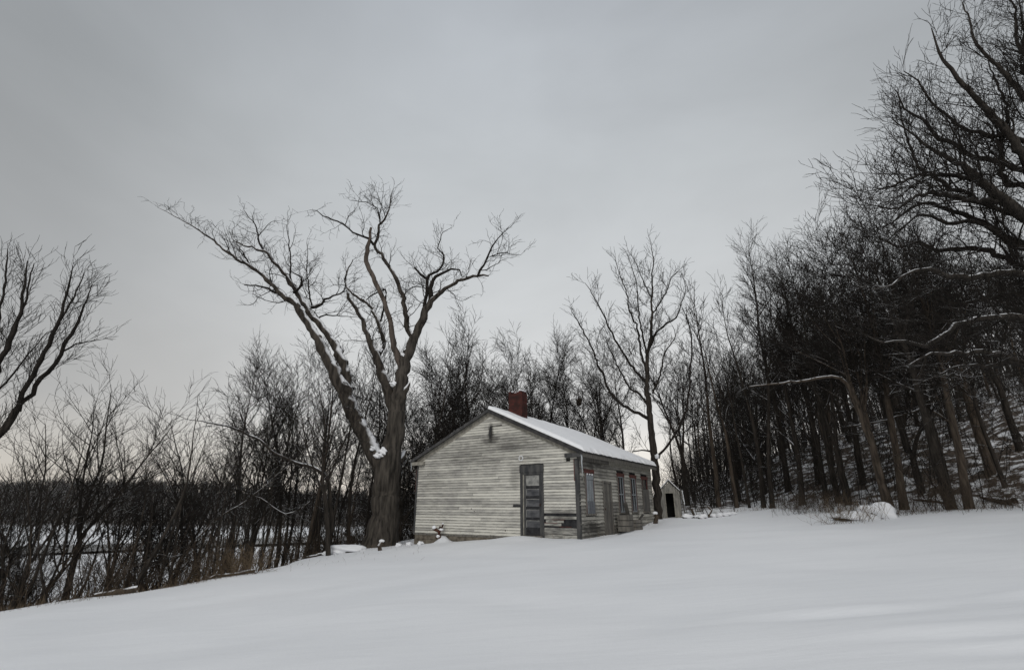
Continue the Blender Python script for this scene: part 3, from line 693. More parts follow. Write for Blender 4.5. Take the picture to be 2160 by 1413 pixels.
def traced_tree(name, trunk, limbs, Y0, conv, P, seed, barkm, loc, label, cat, thin=0.17, extra_dead=None, dens_start=0.45, twig='twig'):
    rng = random.Random(seed); root = empty(name, loc); tag(root, label, cat)
    off = np.array(loc)
    def emit(nm, brs, m):
        V, Fq = tubes(brs, sides); return np_mesh(nm, V - off, Fq, m, root)
    tr = [refine(p, r, rng, 0.03) for p, r in trace(trunk, Y0, conv)] if trunk else []
    lm = [refine(p, r, rng, 0.035) for p, r in trace(limbs, Y0, conv)]
    if tr: emit('trunk', tr, M['bark_trunk'] if barkm is M['bark_hero'] else barkm)
    for b_ in lm:
        if b_[1][0] > 0.12: emit('limb', [b_], barkm)
    small = [b_ for b_ in lm if b_[1][0] <= 0.12]
    dd = []
    if extra_dead:
        dd = [refine(p, r, rng, 0.03) for p, r in trace(extra_dead, Y0, conv)]; emit('dead_limb', dd, M['bark_dead'])
    out = {i: [] for i in range(6)}
    for p, r in tr + lm:
        # split off the thin portion: twigs only grow on the thinner wood
        i0 = next((i for i, x in enumerate(r) if x < thin), None)
        if i0 is None or len(p) - i0 < 3: continue
        spawn(out, p[i0:], r[i0:], 2, P, rng, 0.02)
    emit('crown', small + out[2] + out[3] + out[4], M[twig])
    return root, lm
px0, _ = at(805, 1140, HY)
hz = tz(px0[0], HY)
hero, hl = traced_tree('giant_bare_tree', hero_trunk, hero_limbs, HY, zc, P_H, 5, M['bark_hero'], (px0[0], HY, hz),
    'giant old bare tree with furrowed trunk and spreading snow-dusted limbs left of the house', 'tree', extra_dead=dead_limb)
# lumps of snow resting in the crotches of the giant tree
def blob(name, c, r, m, parent=None, seed=0, k=10, amp=0.25):
    rg = random.Random(seed); vs = []; fs = []; nu, nv = 2 * k, k
    ph = [rg.uniform(0, 6.28) for _ in range(6)]
    for j in range(nv + 1):
        th_ = math.pi * j / nv
        for i in range(nu):
            a_ = 2 * math.pi * i / nu
            d = (math.sin(th_) * math.cos(a_), math.sin(th_) * math.sin(a_), math.cos(th_))
            q = 1 + amp * (math.sin(3 * d[0] + ph[0]) * math.sin(2.7 * d[1] + ph[1]) + 0.6 * math.sin(5 * d[2] + ph[2] + 4 * d[0]) + 0.4 * math.sin(9 * d[1] + ph[3]) * math.sin(8 * d[0] + ph[4]))
            vs.append((c[0] + d[0] * r[0] * q, c[1] + d[1] * r[1] * q, c[2] + d[2] * r[2] * q))
    for j in range(nv):
        for i in range(nu): fs.append((j * nu + i, (j + 1) * nu + i, (j + 1) * nu + (i + 1) % nu, j * nu + (i + 1) % nu))
    return np_mesh(name, vs, fs, m, parent)
for i, (u, v, r, dy) in enumerate(((1150, 1350, 22, -0.42), (1128, 1368, 17, -0.48), (1100, 1330, 12, -0.45), (1128, 842, 13, -0.15), (1200, 1012, 15, -0.2), (1249, 866, 10, -0.2), (1296, 762, 9, -0.1))):
    px, py, rp = zc(u, v, r); p, mpp = at(px, py, HY + dy); rr = rp * mpp
    blob('snow_lump', (p[0] - px0[0], p[1] - HY, p[2] - hz), (rr * 1.25, rr, rr * 0.9), M['snow'], hero, i, 14, 0.4)

# leaning tree at the far left, rooted outside the frame
idc = lambda u, v, r: (u, v, r * 0.52)
P_L = dict(max=4, dens=(0, 0, 3.6, 4.2, 4.4), ang=(0, 0, 32, 34, 34), len=(0, 0, 1.25, 0.62, 0.32), taper=(0, 0, 0.6, 0.4, 0.3),
           rl=(0, 0, 0.009, 0.008, 0.009), seg=(1, 1, 0.22, 0.16, 0.13), wig=(0, 0, 0.06, 0.09, 0.12), up=(0, 0, 0.09, 0.05, 0.02), rmin=0.0060, upbias=0.6)
LY = 13.5
g0, _ = at(-150, 1200, LY)
traced_tree('leaning_bare_tree', [(0, 0, [(-150, 1200, 24), (-100, 1085, 19), (-48, 990, 17), (-4, 922, 15), (35, 862, 13)])],
  [(0, -1, [(35, 862, 10), (62, 808, 9), (95, 745, 8), (118, 690, 7), (136, 640, 5), (150, 585, 3), (154, 560, 1.5)]),
   (0, 0.8, [(35, 862, 9), (88, 800, 8), (128, 745, 7), (152, 705, 6), (172, 660, 4), (186, 620, 2.5), (194, 600, 1.4)]),
   (0, 0.6, [(118, 690, 4), (150, 640, 3.5), (168, 600, 2.5), (178, 575, 1.4)]),
   (0.3, 1.2, [(130, 742, 4), (160, 725, 3), (190, 720, 2), (212, 716, 1.2)]),
   (0, -0.5, [(-60, 1010, 13), (-30, 880, 11), (0, 765, 9), (22, 715, 8), (42, 660, 6), (52, 600, 4.5), (58, 550, 2)]),
   (0, 0.6, [(0, 765, 6), (30, 690, 5), (52, 640, 4), (62, 590, 3), (72, 555, 1.5)]),
   (0.5, 0.9, [(-20, 840, 8), (-5, 690, 6), (8, 620, 4), (14, 560, 3), (16, 525, 1.4)]),
   (0.2, 1.3, [(0, 820, 4), (30, 785, 3.5), (62, 745, 2.5), (100, 700, 1.5)])],
  LY, idc, P_L, 8, M['bark'], (g0[0], LY, tz(g0[0], LY)), 'tall dark bare tree leaning in from the left edge of the frame, two main stems', 'tree', thin=0.11)

idc_oak = lambda u, v, r: (u if u > 1960 else 1960 - (1960 - u) * 0.72, v, r * 0.64)
# big oak whose limbs reach in from the right edge
P_O = dict(max=4, dens=(0, 0, 3.8, 3.8, 3.8), ang=(0, 0, 42, 42, 40), len=(0, 0, 2.3, 1.0, 0.42), taper=(0, 0, 0.78, 0.45, 0.3),
           rl=(0, 0, 0.013, 0.011, 0.011), seg=(1, 1, 0.25, 0.18, 0.14), wig=(0, 0, 0.15, 0.17, 0.18), up=(0, 0, 0.04, 0.03, 0.0), rmin=0.0072, upbias=0.55)
OY = 12.6
g1, _ = at(2330, 1080, OY)
traced_tree('oak_tree', [(0, 0, [(2400, 1120, 46), (2375, 1040, 38), (2350, 900, 35), (2320, 720, 32), (2280, 560, 28), (2250, 420, 22), (2225, 300, 17), (2205, 190, 12), (2195, 90, 8), (2190, -40, 3)])],
  [(0, -1.5, [(2300, 620, 24), (2220, 505, 22), (2160, 452, 19), (2115, 420, 16), (2070, 385, 13), (2040, 352, 10), (2000, 335, 7), (1960, 310, 5), (1920, 290, 3.5), (1870, 262, 2.2), (1850, 250, 1.4)]),
   (0, -0.6, [(2260, 470, 20), (2200, 380, 16), (2150, 310, 13), (2110, 262, 11), (2075, 225, 9), (2030, 175, 6.5), (1990, 125, 4.5), (1975, 95, 3), (1965, 60, 1.5)]),
   (0.4, -0.5, [(2210, 330, 10), (2140, 290, 8), (2080, 285, 6.5), (2020, 262, 5), (1965, 215, 3.5), (1925, 170, 2.2), (1885, 150, 1.3)]),
   (0.1, 1.0, [(2230, 400, 11), (2130, 350, 9), (2060, 330, 7.5), (1985, 290, 6), (1935, 250, 4.5), (1895, 235, 3), (1862, 190, 1.5)]),
   (-0.3, 0.3, [(2215, 540, 10), (2130, 510, 8), (2060, 470, 7), (2000, 470, 5.5), (1940, 455, 4), (1880, 480, 2.6), (1820, 520, 1.4)]),
   (0.6, 0.2, [(2240, 650, 10), (2150, 620, 8), (2080, 630, 7), (2010, 640, 5.5), (1950, 620, 4), (1880, 650, 2.6), (1820, 640, 1.4)]),
   (0, 0.7, [(2240, 360, 14), (2190, 240, 10), (2140, 180, 8), (2095, 130, 5.5), (2060, 90, 4), (2045, 40, 2.6), (2030, 5, 1.3)]),
   (0, 0.4, [(2215, 240, 10), (2175, 140, 7), (2145, 80, 5), (2140, 20, 3), (2120, -20, 1.5)]),
   (0, -1.8, [(2070, 385, 8), (2010, 368, 7), (1955, 368, 5.5), (1900, 378, 4), (1850, 392, 2.8), (1795, 402, 1.4)]),
   (-0.4, -2.2, [(2115, 425, 9), (2050, 420, 7), (1980, 408, 6), (1920, 415, 4.5), (1860, 440, 3), (1780, 430, 1.4)]),
   (0, 1.2, [(2150, 455, 9), (2080, 430, 7.5), (1990, 385, 6), (1930, 350, 4.5), (1900, 300, 3.2), (1880, 250, 2), (1868, 185, 1.3)]),
   (0.3, 1.5, [(2160, 520, 12), (2090, 480, 9), (2030, 455, 7), (1965, 430, 5.5), (1905, 440, 4), (1850, 470, 2.5), (1800, 480, 1.4)]),
   (0.2, -0.8, [(2300, 700, 16), (2220, 590, 14), (2150, 575, 12), (2070, 580, 11), (2010, 585, 9), (1960, 565, 7), (1900, 575, 5), (1850, 600, 3), (1790, 610, 1.6)]),
   (0.0, 1.4, [(2200, 600, 10), (2140, 555, 9), (2050, 520, 8), (1990, 530, 6.5), (1930, 510, 5), (1870, 520, 3.4), (1810, 500, 1.8)]),
   (-0.2, -1.2, [(2320, 760, 20), (2240, 700, 15), (2160, 672, 12), (2100, 668, 11), (2045, 675, 9.5), (1990, 705, 7.5), (1950, 730, 6), (1890, 720, 4.5), (1830, 722, 3), (1770, 705, 1.8)]),
   (-0.5, -1.0, [(2340, 830, 18), (2240, 790, 13), (2160, 765, 11), (2090, 745, 9), (2020, 745, 6.5), (1965, 745, 4), (1900, 770, 2)]),
   (-0.6, -1.6, [(2250, 800, 9), (2160, 768, 7.5), (2090, 772, 6), (2030, 770, 4.5), (2000, 780, 3), (1960, 800, 1.6)]),
   (0.3, 0.8, [(2225, 300, 9), (2190, 210, 7), (2165, 150, 5), (2158, 60, 3), (2150, 0, 1.5)]),
   (0.2, 1.6, [(2240, 500, 13), (2170, 400, 10), (2120, 380, 8), (2112, 310, 7), (2125, 240, 5), (2105, 180, 3), (2085, 130, 1.6)])],
  OY, idc_oak, P_O, 9, M['oak'], (g1[0], OY, tz(g1[0], OY)), 'massive dark oak reaching thick snow-topped limbs into the frame from the right edge', 'tree', thin=0.15)

# straight tree between house and outhouse
P_M = dict(max=4, dens=(0, 0, 2.3, 3.0, 3.6), ang=(0, 0, 42, 40, 36), len=(0, 0, 1.7, 0.85, 0.45), taper=(0, 0, 0.6, 0.4, 0.3),
           rl=(0, 0, 0.010, 0.009, 0.009), seg=(1, 1, 0.25, 0.18, 0.14), wig=(0, 0, 0.14, 0.16, 0.17), up=(0, 0, 0.06, 0.04, 0.0), rmin=0.0095, upbias=0.6)
MY = 26.3
zt = lambda u, v, r: (1100 + u / 2.278, 480 + v / 2.278, r * 0.85 / 2.278)
g2, _ = at(1394, 1100, MY)
mid, _l = traced_tree('straight_bare_tree', [(0, 0, [(672, 1440, 28), (655, 1380, 24), (650, 1250, 22), (640, 1120, 21), (622, 950, 17), (606, 800, 14), (602, 720, 12), (606, 620, 10), (620, 540, 8.5), (626, 430, 7), (626, 330, 5), (628, 220, 3.5), (635, 150, 2.5), (625, 100, 1.3)])],
  [(0, -1, [(655, 1105, 8), (700, 1050, 7), (755, 960, 6.5), (795, 850, 6), (808, 720, 5), (818, 560, 4), (800, 450, 3), (775, 390, 1.5)]),
   (0, 1, [(615, 920, 11), (560, 890, 9), (490, 850, 8), (430, 790, 7), (370, 660, 5.5), (330, 560, 4.5), (270, 450, 3), (240, 400, 1.4)]),
   (0, -1, [(602, 745, 9), (560, 700, 7.5), (500, 620, 6.5), (450, 540, 5.5), (420, 470, 4.5), (370, 370, 3.5), (330, 300, 2.2), (305, 265, 1.2)]),
   (0, 1.3, [(602, 690, 8), (575, 600, 6.5), (560, 500, 5.5), (520, 400, 4.5), (500, 300, 3.4), (470, 220, 2), (455, 165, 1.2)]),
   (0, 0.6, [(606, 620, 6), (580, 500, 5), (560, 380, 4), (555, 280, 3), (530, 190, 2), (510, 125, 1.2)]),
   (0, -1.2, [(612, 580, 7), (650, 500, 6), (700, 460, 5), (745, 430, 4), (770, 360, 3), (790, 290, 2), (780, 255, 1.2)]),
   (0, 0.9, [(626, 420, 5), (660, 370, 4), (700, 300, 3), (720, 240, 2), (750, 210, 1.2)]),
   (0, -0.8, [(626, 340, 4), (600, 290, 3), (570, 220, 2.4), (545, 160, 1.4)]),
   (0, 1.2, [(618, 860, 7), (570, 800, 6), (520, 770, 5), (450, 640, 4), (420, 570, 2.6), (400, 520, 1.4)]),
   (0, -0.7, [(630, 800, 6), (670, 690, 5), (690, 600, 4), (740, 520, 2.6), (725, 470, 1.4)]),
   (0.1, 0.4, [(640, 1075, 6), (600, 1068, 4.5), (530, 1075, 2.5)])],
  MY, zt, P_M, 10, M['bark'], (g2[0], MY, tz(g2[0], MY)), 'tall straight bare tree between the back corner of the house and the outhouse', 'tree', thin=0.10)
blob('snow_lump', tuple(a_ - b_ for a_, b_ in zip(at(1386, 962, MY - 0.25)[0], (g2[0], MY, tz(g2[0], MY)))), (0.1, 0.1, 0.12), M['snow'], mid, 3)
# leaf nest lodged on a real branch of the tree right of the chimney
bpy.context.view_layer.update()
tp, _ = at(1212, 815, 35.0); best = None
for o_ in bpy.data.objects:
    if o_.get('label', '').startswith('dark double-trunk'):
        for c_ in o_.children:
            co_ = np.empty(len(c_.data.vertices) * 3, np.float32); c_.data.vertices.foreach_get('co', co_)
            W_ = np.array(o_.matrix_world); co_ = co_.reshape(-1, 3) @ W_[:3, :3].T + W_[:3, 3]
            if c_.name.startswith('crown'): continue
            d_ = ((co_ - np.array(tp)) ** 2).sum(1); k_ = int(d_.argmin())
            if best is None or d_[k_] < best[0]: best = (d_[k_], tuple(float(v_) for v_ in co_[k_]))
nest = blob('squirrel_nest', (0, 0, 0), (0.2, 0.2, 0.27), M['brush'], None, 4, 12, 0.4); nest.location = best[1]
tag(nest, 'dark leafy nest lodged in a bare tree to the right of the chimney', 'nest')

# long snow-topped low branches, pushed in among the woods: fallen or bent saplings
def limbthing(name, pl, Y0, dY, label, cat, group=None, m='bark_brown', P=None, seed=1, dens=True):
    rng = random.Random(seed); b_ = refine(*trace([(0, dY, pl)], Y0, idc)[0], rng, 0.012)
    o0 = b_[0][0]; root = empty(name, o0); tag(root, label, cat, group)
    V, Fq = tubes([b_], sides); np_mesh('stem', V - np.array(o0), Fq, M[m], root)
    if dens:
        out = {i: [] for i in range(6)}; spawn(out, b_[0], b_[1], 3, P or P_M, rng, 0.25)
        V, Fq = tubes(out[3] + out[4], sides); np_mesh('twigs', V - np.array(o0), Fq, M['twig'], root)
    return root
limbthing('bent_tree', [(1885, 1082, 13), (1872, 1050, 12), (1846, 960, 11), (1825, 900, 10), (1806, 850, 9), (1788, 810, 8), (1770, 795, 7), (1735, 795, 6), (1690, 803, 5), (1640, 808, 4), (1580, 815, 2.2)], 17.6, 0.6,
          'smooth brown tree by the boulder bending left into one long snow-topped branch', 'tree', seed=3)
limbthing('bent_sapling', [(2020, 900, 5), (1955, 862, 5), (1920, 870, 4), (1870, 885, 3.5), (1830, 893, 3), (1790, 898, 2.4)], 21, -1,
          'snow-topped bare bough crossing the dark woods above the boulder', 'branch', 'snowy boughs', seed=4)
limbthing('bent_sapling', [(520, 1040, 1.4), (550, 1050, 1.8), (575, 1068, 2.2), (602, 1085, 2.4), (635, 1072, 2), (655, 1055, 1.4)], 20, 0.5,
          'thin snow-topped bough sagging across the thicket left of the giant trunk', 'branch', 'snowy boughs', seed=5)
limbthing('bent_sapling', [(420, 1130, 3.2), (470, 1085, 3), (520, 1055, 3), (575, 1010, 2), (610, 980, 1.4)], 17, 0.5,
          'thin snow-topped bough slanting up over the river bank', 'branch', 'snowy boughs', seed=6)
limbthing('bent_tree', [(700, 1120, 9), (697, 1060, 8), (690, 1010, 8), (660, 985, 8), (622, 975, 6), (580, 955, 5.5), (550, 930, 5), (500, 905, 4), (440, 890, 2.5), (400, 885, 1.3)], 20.5, -1.5,
          'brown tree left of the giant trunk arching far to the left', 'tree', seed=7, m='bark')

# ------------------------------------------------------------------ house
LH, WH, WALL_H = 8.45, 7.6, 2.98
APEX = 4.72
HZ = EYE - 1.13
house = empty('wooden_house', (hx0, hy0, HZ), HR)
tag(house, 'old one-storey clapboard house with peeling white paint and snow on its gable roof', 'house')
rg = random.Random(4)
def boards(z0, z1, exp_, spans, mk, lens=(1.8, 4.6), seed=1, skip=()):
    """lapped boards; mk(a0,a1,zlo,zhi) maps to 8 points"""
    r_ = random.Random(seed); mb = MB(); z = z0; row = 0
    while z < z1 - 0.02:
        zt_ = min(z + exp_, z1)
        for (a0, a1, b0, b1) in spans(z, zt_):     # bottom span a0..a1, top span b0..b1
            x = a0; first = True
            while x < a1 - 0.01:
                nxt = x + r_.uniform(*lens)
                if nxt > a1 - 0.6: nxt = a1
                l0, l1 = x, nxt; t0_, t1_ = (b0 if first else x), (b1 if nxt == a1 else nxt)
                if t1_ > t0_ + 0.01:
                    drop = 0
                    if not any(s[0] <= 0.5 * (x + nxt) <= s[1] and s[2] <= z <= s[3] for s in skip):
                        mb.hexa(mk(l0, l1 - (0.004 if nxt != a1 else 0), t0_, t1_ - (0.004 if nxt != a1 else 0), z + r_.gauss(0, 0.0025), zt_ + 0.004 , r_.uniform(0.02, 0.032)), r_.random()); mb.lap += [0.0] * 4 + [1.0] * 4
                x = nxt; first = False
        z = zt_; row += 1
    return mb
FRONT_OPEN = [(5.24, 6.23, 0.06, 2.52)]
def roof_x(z):   # half-span available at height z in the gable
    return 0 if z <= WALL_H else (z - WALL_H) / (APEX - WALL_H) * WH / 2
def front_spans(z, zt_):
    a0, b0 = max(0, roof_x(z)), max(0, roof_x(zt_)); A = [(a0, WH - a0, b0, WH - b0)]
    for (o0, o1, oz0, oz1) in FRONT_OPEN:
        if zt_ > oz0 + 0.03 and z < oz1 - 0.03:
            A = [(A[0][0], o0, A[0][2], o0), (o1, A[0][1], o1, A[0][3])]
    if z < 0.72 and len(A) == 2: A = A[:1]        # the torn corner right of the door is built apart
    return A
def mkf(a0, a1, b0, b1, z, zt_, th_):
    return [(a0, -th_, z), (a1, -th_, z), (a1, 0.0, z), (a0, 0.0, z), (b0, -0.004, zt_), (b1, -0.004, zt_), (b1, 0.0, zt_), (b0, 0.0, zt_)]
fw = boards(0.0, APEX - 0.1, 0.102, front_spans, mkf, seed=3)
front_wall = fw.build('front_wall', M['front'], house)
# torn boards right of the door: wider older planks, gaps and bits of red
tb = MB()
for (x0, x1, z0, z1, y) in ((6.23, 7.6, -0.02, 0.12, -0.012), (6.23, 7.6, 0.13, 0.34, -0.02), (6.23, 7.6, 0.62, 0.72, -0.016), (6.3, 7.0, 0.50, 0.60, -0.022), (6.23, 6.9, 0.40, 0.49, -0.018)):
    tb.hexa([(x0, y - 0.01, z0), (x1, y - 0.01, z0 + rg.gauss(0, 0.012)), (x1, 0, z0), (x0, 0, z0), (x0, y, z1), (x1, y, z1 - 0.01), (x1, 0, z1), (x0, 0, z1)], rg.random())
tb.build('torn_boards', M['front'], house)
MB().box(6.23, 6.75, -0.028, -0.003, 0.485, 0.503).box(6.5, 7.05, -0.03, -0.003, 0.60, 0.615).box(6.8, 7.3, -0.024, -0.003, 0.37, 0.385).build('red_board_scrap', M['red'], house)
# inner core walls (dark sheathing just behind the boards)
core = MB().prism([(0.03, 0.005, -0.02), (WH - 0.03, 0.005, -0.02), (WH - 0.03, 0.005, WALL_H), (WH / 2, 0.005, APEX - 0.03), (0.03, 0.005, WALL_H)], (0, LH - 0.03, 0))
core.build('sheathing', M['doordk'], house)
SIDE_OPEN = [(0.50, 1.34, 0.74, 2.34), (2.15, 3.08, 0.0, 1.98), (3.76, 4.58, 0.74, 2.36), (5.30, 6.14, 0.74, 2.36), (6.88, 7.80, 0.74, 2.36)]
def side_spans(z, zt_):
    A = []; cur = 0.0
    for (o0, o1, oz0, oz1) in SIDE_OPEN:
        if zt_ > oz0 + 0.03 and z < oz1 - 0.03:
            A.append((cur, o0, cur, o0)); cur = o1
    A.append((cur, LH, cur, LH)); return A
def mks(a0, a1, b0, b1, z, zt_, th_):
    X = WH; th_ *= 1.5
    return [(X + th_, a0, z), (X + th_, a1, z), (X, a1, z), (X, a0, z), (X + 0.004, b0, zt_), (X + 0.004, b1, zt_), (X, b1, zt_), (X, b0, zt_)]
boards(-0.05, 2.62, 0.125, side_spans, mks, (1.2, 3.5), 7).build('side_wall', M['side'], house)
def mkl(a0, a1, b0, b1, z, zt_, th_):
    return [(-th_, a0, z), (-th_, a1, z), (0, a1, z), (0, a0, z), (-0.004, b0, zt_), (-0.004, b1, zt_), (0, b1, zt_), (0, b0, zt_)]
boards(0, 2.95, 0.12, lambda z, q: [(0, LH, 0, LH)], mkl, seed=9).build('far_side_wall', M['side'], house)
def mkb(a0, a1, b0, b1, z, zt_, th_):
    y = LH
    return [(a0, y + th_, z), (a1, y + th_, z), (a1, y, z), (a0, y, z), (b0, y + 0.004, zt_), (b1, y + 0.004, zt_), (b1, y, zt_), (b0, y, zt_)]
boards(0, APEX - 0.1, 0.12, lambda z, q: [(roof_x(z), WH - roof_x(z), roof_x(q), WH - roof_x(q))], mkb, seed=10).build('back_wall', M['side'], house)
# foundation
fd = MB(); fr = random.Random(2)
for row in range(6):
    z0 = -0.02 - 0.21 * (row + 1); x = 0.05 - (row % 2) * 0.2
    while x < WH - 0.05:
        L_ = fr.uniform(0.35, 0.5); fd.box(max(0.02, x), min(WH - 0.02, x + L_ - 0.012), 0.02 - fr.uniform(0, 0.012), 0.25, z0, z0 + 0.2); x += L_
    y = 0.26
    while y < LH - 0.05:
        L_ = fr.uniform(0.35, 0.5); fd.box(WH - 0.25, WH - 0.02 + fr.uniform(0, 0.012), y, min(LH, y + L_ - 0.012), z0, z0 + 0.2); fd.box(0.02 - fr.uniform(0, 0.012), 0.25, y, min(LH, y + L_ - 0.012), z0, z0 + 0.2); y += L_
fd.build('foundation', M['stone'], house)
MB().box(-0.012, WH + 0.012, -0.012, LH, -0.075, -0.005).build('sill_board', M['trim_bare'], house)
# corner boards
MB().box(WH - 0.10, WH + 0.03, -0.032, -0.001, -0.10, WALL_H - 0.32).box(WH + 0.004, WH + 0.036, -0.001, 0.10, -0.10, WALL_H - 0.32).build('corner_board', M['trim_dark'], house)
MB().box(WH - 0.13, WH - 0.102, -0.030, -0.001, 1.9, WALL_H - 0.34).build('red_corner_strip', M['red'], house)
MB().box(-0.03, 0.06, -0.032, -0.001, -0.05, WALL_H - 0.28).build('corner_board', M['trim_dark'], house)
MB().box(-0.045, -0.032, -0.034, -0.001, 1.6, WALL_H - 0.4).build('red_corner_strip', M['red'], house)
MB().box(WH + 0.004, WH + 0.034, LH - 0.12, LH + 0.01, -0.05, WALL_H - 0.36).build('corner_board', M['trim_pale'], house)
# frieze under side eave
MB().box(WH + 0.001, WH + 0.045, 0.0, 2.95, 2.625, 2.93).build('frieze_board', M['trim_bare'], house)
MB().box(WH + 0.001, WH + 0.035, 2.955, LH, 2.625, 2.93).build('frieze_board', M['trim_pale'], house)
# rakes: sloping frieze on gable, then dark rake board on the roof edge
sl = (APEX - WALL_H) / (WH / 2)
OVX, OVY = 0.30, 0.16
def rz_(x): return WALL_H + (x if x <= WH / 2 else WH - x) * sl
for s in (0, 1):
    f_ = (lambda x: x) if s == 0 else (lambda x: WH - x)
    o_ = 0.0 if s == 0 else 0.0015
    a0, a1 = -0.05, WH / 2
    pale = [(f_(a0), -0.03 - o_, rz_(a0 if s == 0 else WH - a0) - 0.27 if False else WALL_H + a0 * sl - 0.22), (f_(a1), -0.03 - o_, APEX - 0.22), (f_(a1), -0.03 - o_, APEX - 0.0), (f_(a0), -0.03 - o_, WALL_H + a0 * sl)]
    MB().prism(pale, (0, 0.028 + o_, 0)).build('gable_frieze', M['trim_pale'], house)
    d0 = -OVX
    th_ = 0.15 if s else 0.11
    dk = [(f_(d0), -OVY - 0.025, WALL_H + d0 * sl - th_ + 0.07), (f_(a1), -OVY - 0.025, APEX - th_ + 0.07), (f_(a1), -OVY - 0.025, APEX + 0.085), (f_(d0), -OVY - 0.025, WALL_H + d0 * sl + 0.085)]
    MB().prism(dk, (0, 0.026, 0)).build('rake_board', M['tin' if s else 'trim_dark'], house)
    dkb = [(x, y + LH + 2 * OVY + 0.024, z) for x, y, z in dk]
    MB().prism(dkb, (0, 0.026, 0)).build('rake_board', M['trim_dark'], house)
    # roof slab
    e0 = (f_(d0), WALL_H + d0 * sl); e1 = (f_(a1), APEX)
    y0, y1 = -OVY, LH + OVY
    pts = [(e0[0], y0, e0[1]), (e0[0], y1, e0[1]), (e1[0], y1, e1[1]), (e1[0], y0, e1[1])]
    q = [(x, y, z + 0.07) for x, y, z in pts]
    rf = MB().hexa(pts + q).build('roof_slope', M['tin'], house)
# eave soffit and fascia right side
MB().box(WH + OVX - 0.025, WH + OVX - 0.002, -OVY + 0.03, LH + OVY - 0.01, WALL_H - OVX * sl - 0.13, WALL_H - OVX * sl + 0.02).build('fascia', M['trim_bare'], house)
# cornice returns
MB().box(WH - 0.42, WH + 0.22, -0.17, -0.04, WALL_H - 0.27, WALL_H - 0.13).build('cornice_return', M['trim_dark'], house, bevel=0.01)
MB().box(-0.24, 0.42, -0.17, -0.04, WALL_H - 0.27, WALL_H - 0.13).build('cornice_return', M['trim_pale'], house, bevel=0.01)
# corrugated tin edge peeking under the snow on the side eave
co = MB(); yy = -OVY; k = 0
ez = WALL_H - OVX * sl
while yy < LH + OVY - 0.08:
    co.hexa([(WH + OVX - 0.02, yy, ez + 0.035), (WH + OVX + 0.05, yy, ez + 0.01), (WH + OVX + 0.05, yy + 0.06, ez + 0.01), (WH + OVX - 0.02, yy + 0.06, ez + 0.035),
             (WH + OVX - 0.02, yy + 0.015, ez + 0.075), (WH + OVX + 0.05, yy + 0.015, ez + 0.05), (WH + OVX + 0.05, yy + 0.045, ez + 0.05), (WH + OVX - 0.02, yy + 0.045, ez + 0.075)])
    yy += 0.115
co.build('tin_edge', M['tin'], house)
# snow on roof: a quilted sheet with rounded, ragged eave edge
def roof_snow(side, th_):
    nu, nv = 46, 150; V = []; r_ = random.Random(side)
    L_ = WH / 2 + OVX
    edge = [0.05 * math.sin(j * 0.9) * math.sin(j * 0.37) + r_.uniform(-0.04, 0.045) for j in range(nv + 1)]
    redge = [r_.uniform(-0.012, 0.012) for i in range(nu + 1)]
    for layer in (1, 0):
        for j in range(nv + 1):
            v = j / nv; y = -OVY - 0.01 + v * (LH + 2 * OVY + 0.02)
            for i in range(nu + 1):
                u = i / nu; s_ = u * (L_ + 0.03 + edge[j] * u ** 6)
                x = WH / 2 + s_ if side == 1 else WH / 2 - s_; zb = APEX + 0.072 - s_ * sl
                ed = min(1, (1 - u) * L_ / 0.14, (v * LH + 0.001) / 0.10, ((1 - v) * LH + 0.001) / 0.10)
                t_ = th_ * math.sqrt(max(0, 1 - (1 - ed) ** 2)) if layer else 0
                t_ *= 1 + 0.10 * math.sin(x * 2.3 + y) * math.sin(y * 1.7) + 0.05 * math.sin(y * 6 + x * 3)
                if not layer: zb -= 0.0
                dy = redge[i] * (v < 0.01)
                V.append((x, y + dy, zb + t_ + (0.006 if layer else 0)))
    K = (nu + 1) * (nv + 1); F_ = []
    g_ = lambda l, j, i: (0 if l else K) + j * (nu + 1) + i
    for j in range(nv):
        for i in range(nu):
            F_.append((g_(1, j, i), g_(1, j, i + 1), g_(1, j + 1, i + 1), g_(1, j + 1, i)))
            F_.append((g_(0, j, i), g_(0, j + 1, i), g_(0, j + 1, i + 1), g_(0, j, i + 1)))
    for j in range(nv): F_.append((g_(1, j, nu), g_(0, j, nu), g_(0, j + 1, nu), g_(1, j + 1, nu)))
    for i in range(nu):
        F_.append((g_(1, 0, i), g_(0, 0, i), g_(0, 0, i + 1), g_(1, 0, i + 1))); F_.append((g_(1, nv, i), g_(1, nv, i + 1), g_(0, nv, i + 1), g_(0, nv, i)))
    return np_mesh('roof_snow', V, F_, M['snow'], house)
roof_snow(1, 0.15); roof_snow(0, 0.05)
# chimney with ragged top
ch = MB(); cx0, cx1, cy0, cy1 = WH / 2 + 0.02, WH / 2 + 0.70, 1.35, 1.80
ch.box(cx0, cx1, cy0, cy1, APEX - 0.5, APEX + 0.96)
r_ = random.Random(6); x = cx0
while x < cx1 - 0.05:
    wd = min(0.13, cx1 - x); hgt = r_.choice((0, 0, 0.075, 0.075, 0.02))
    if x < cx0 + 0.05 or x > cx1 - 0.2: hgt = 0.085
    if hgt: ch.box(x, x + wd - 0.004, cy0, cy1, APEX + 0.96, APEX + 0.96 + hgt)
    x += wd
chim = ch.build('chimney', M['brick'], house)
for i, (fx, fz) in enumerate(((0.16, 0.10), (0.35, 0.03), (0.48, 0.06), (0.60, 0.11))):
    blob('snow_cap', (cx0 + fx, cy0 + 0.2, APEX + 0.96 + fz), (0.12, 0.22, 0.035), M['snow'], chim, i, 8, 0.15)
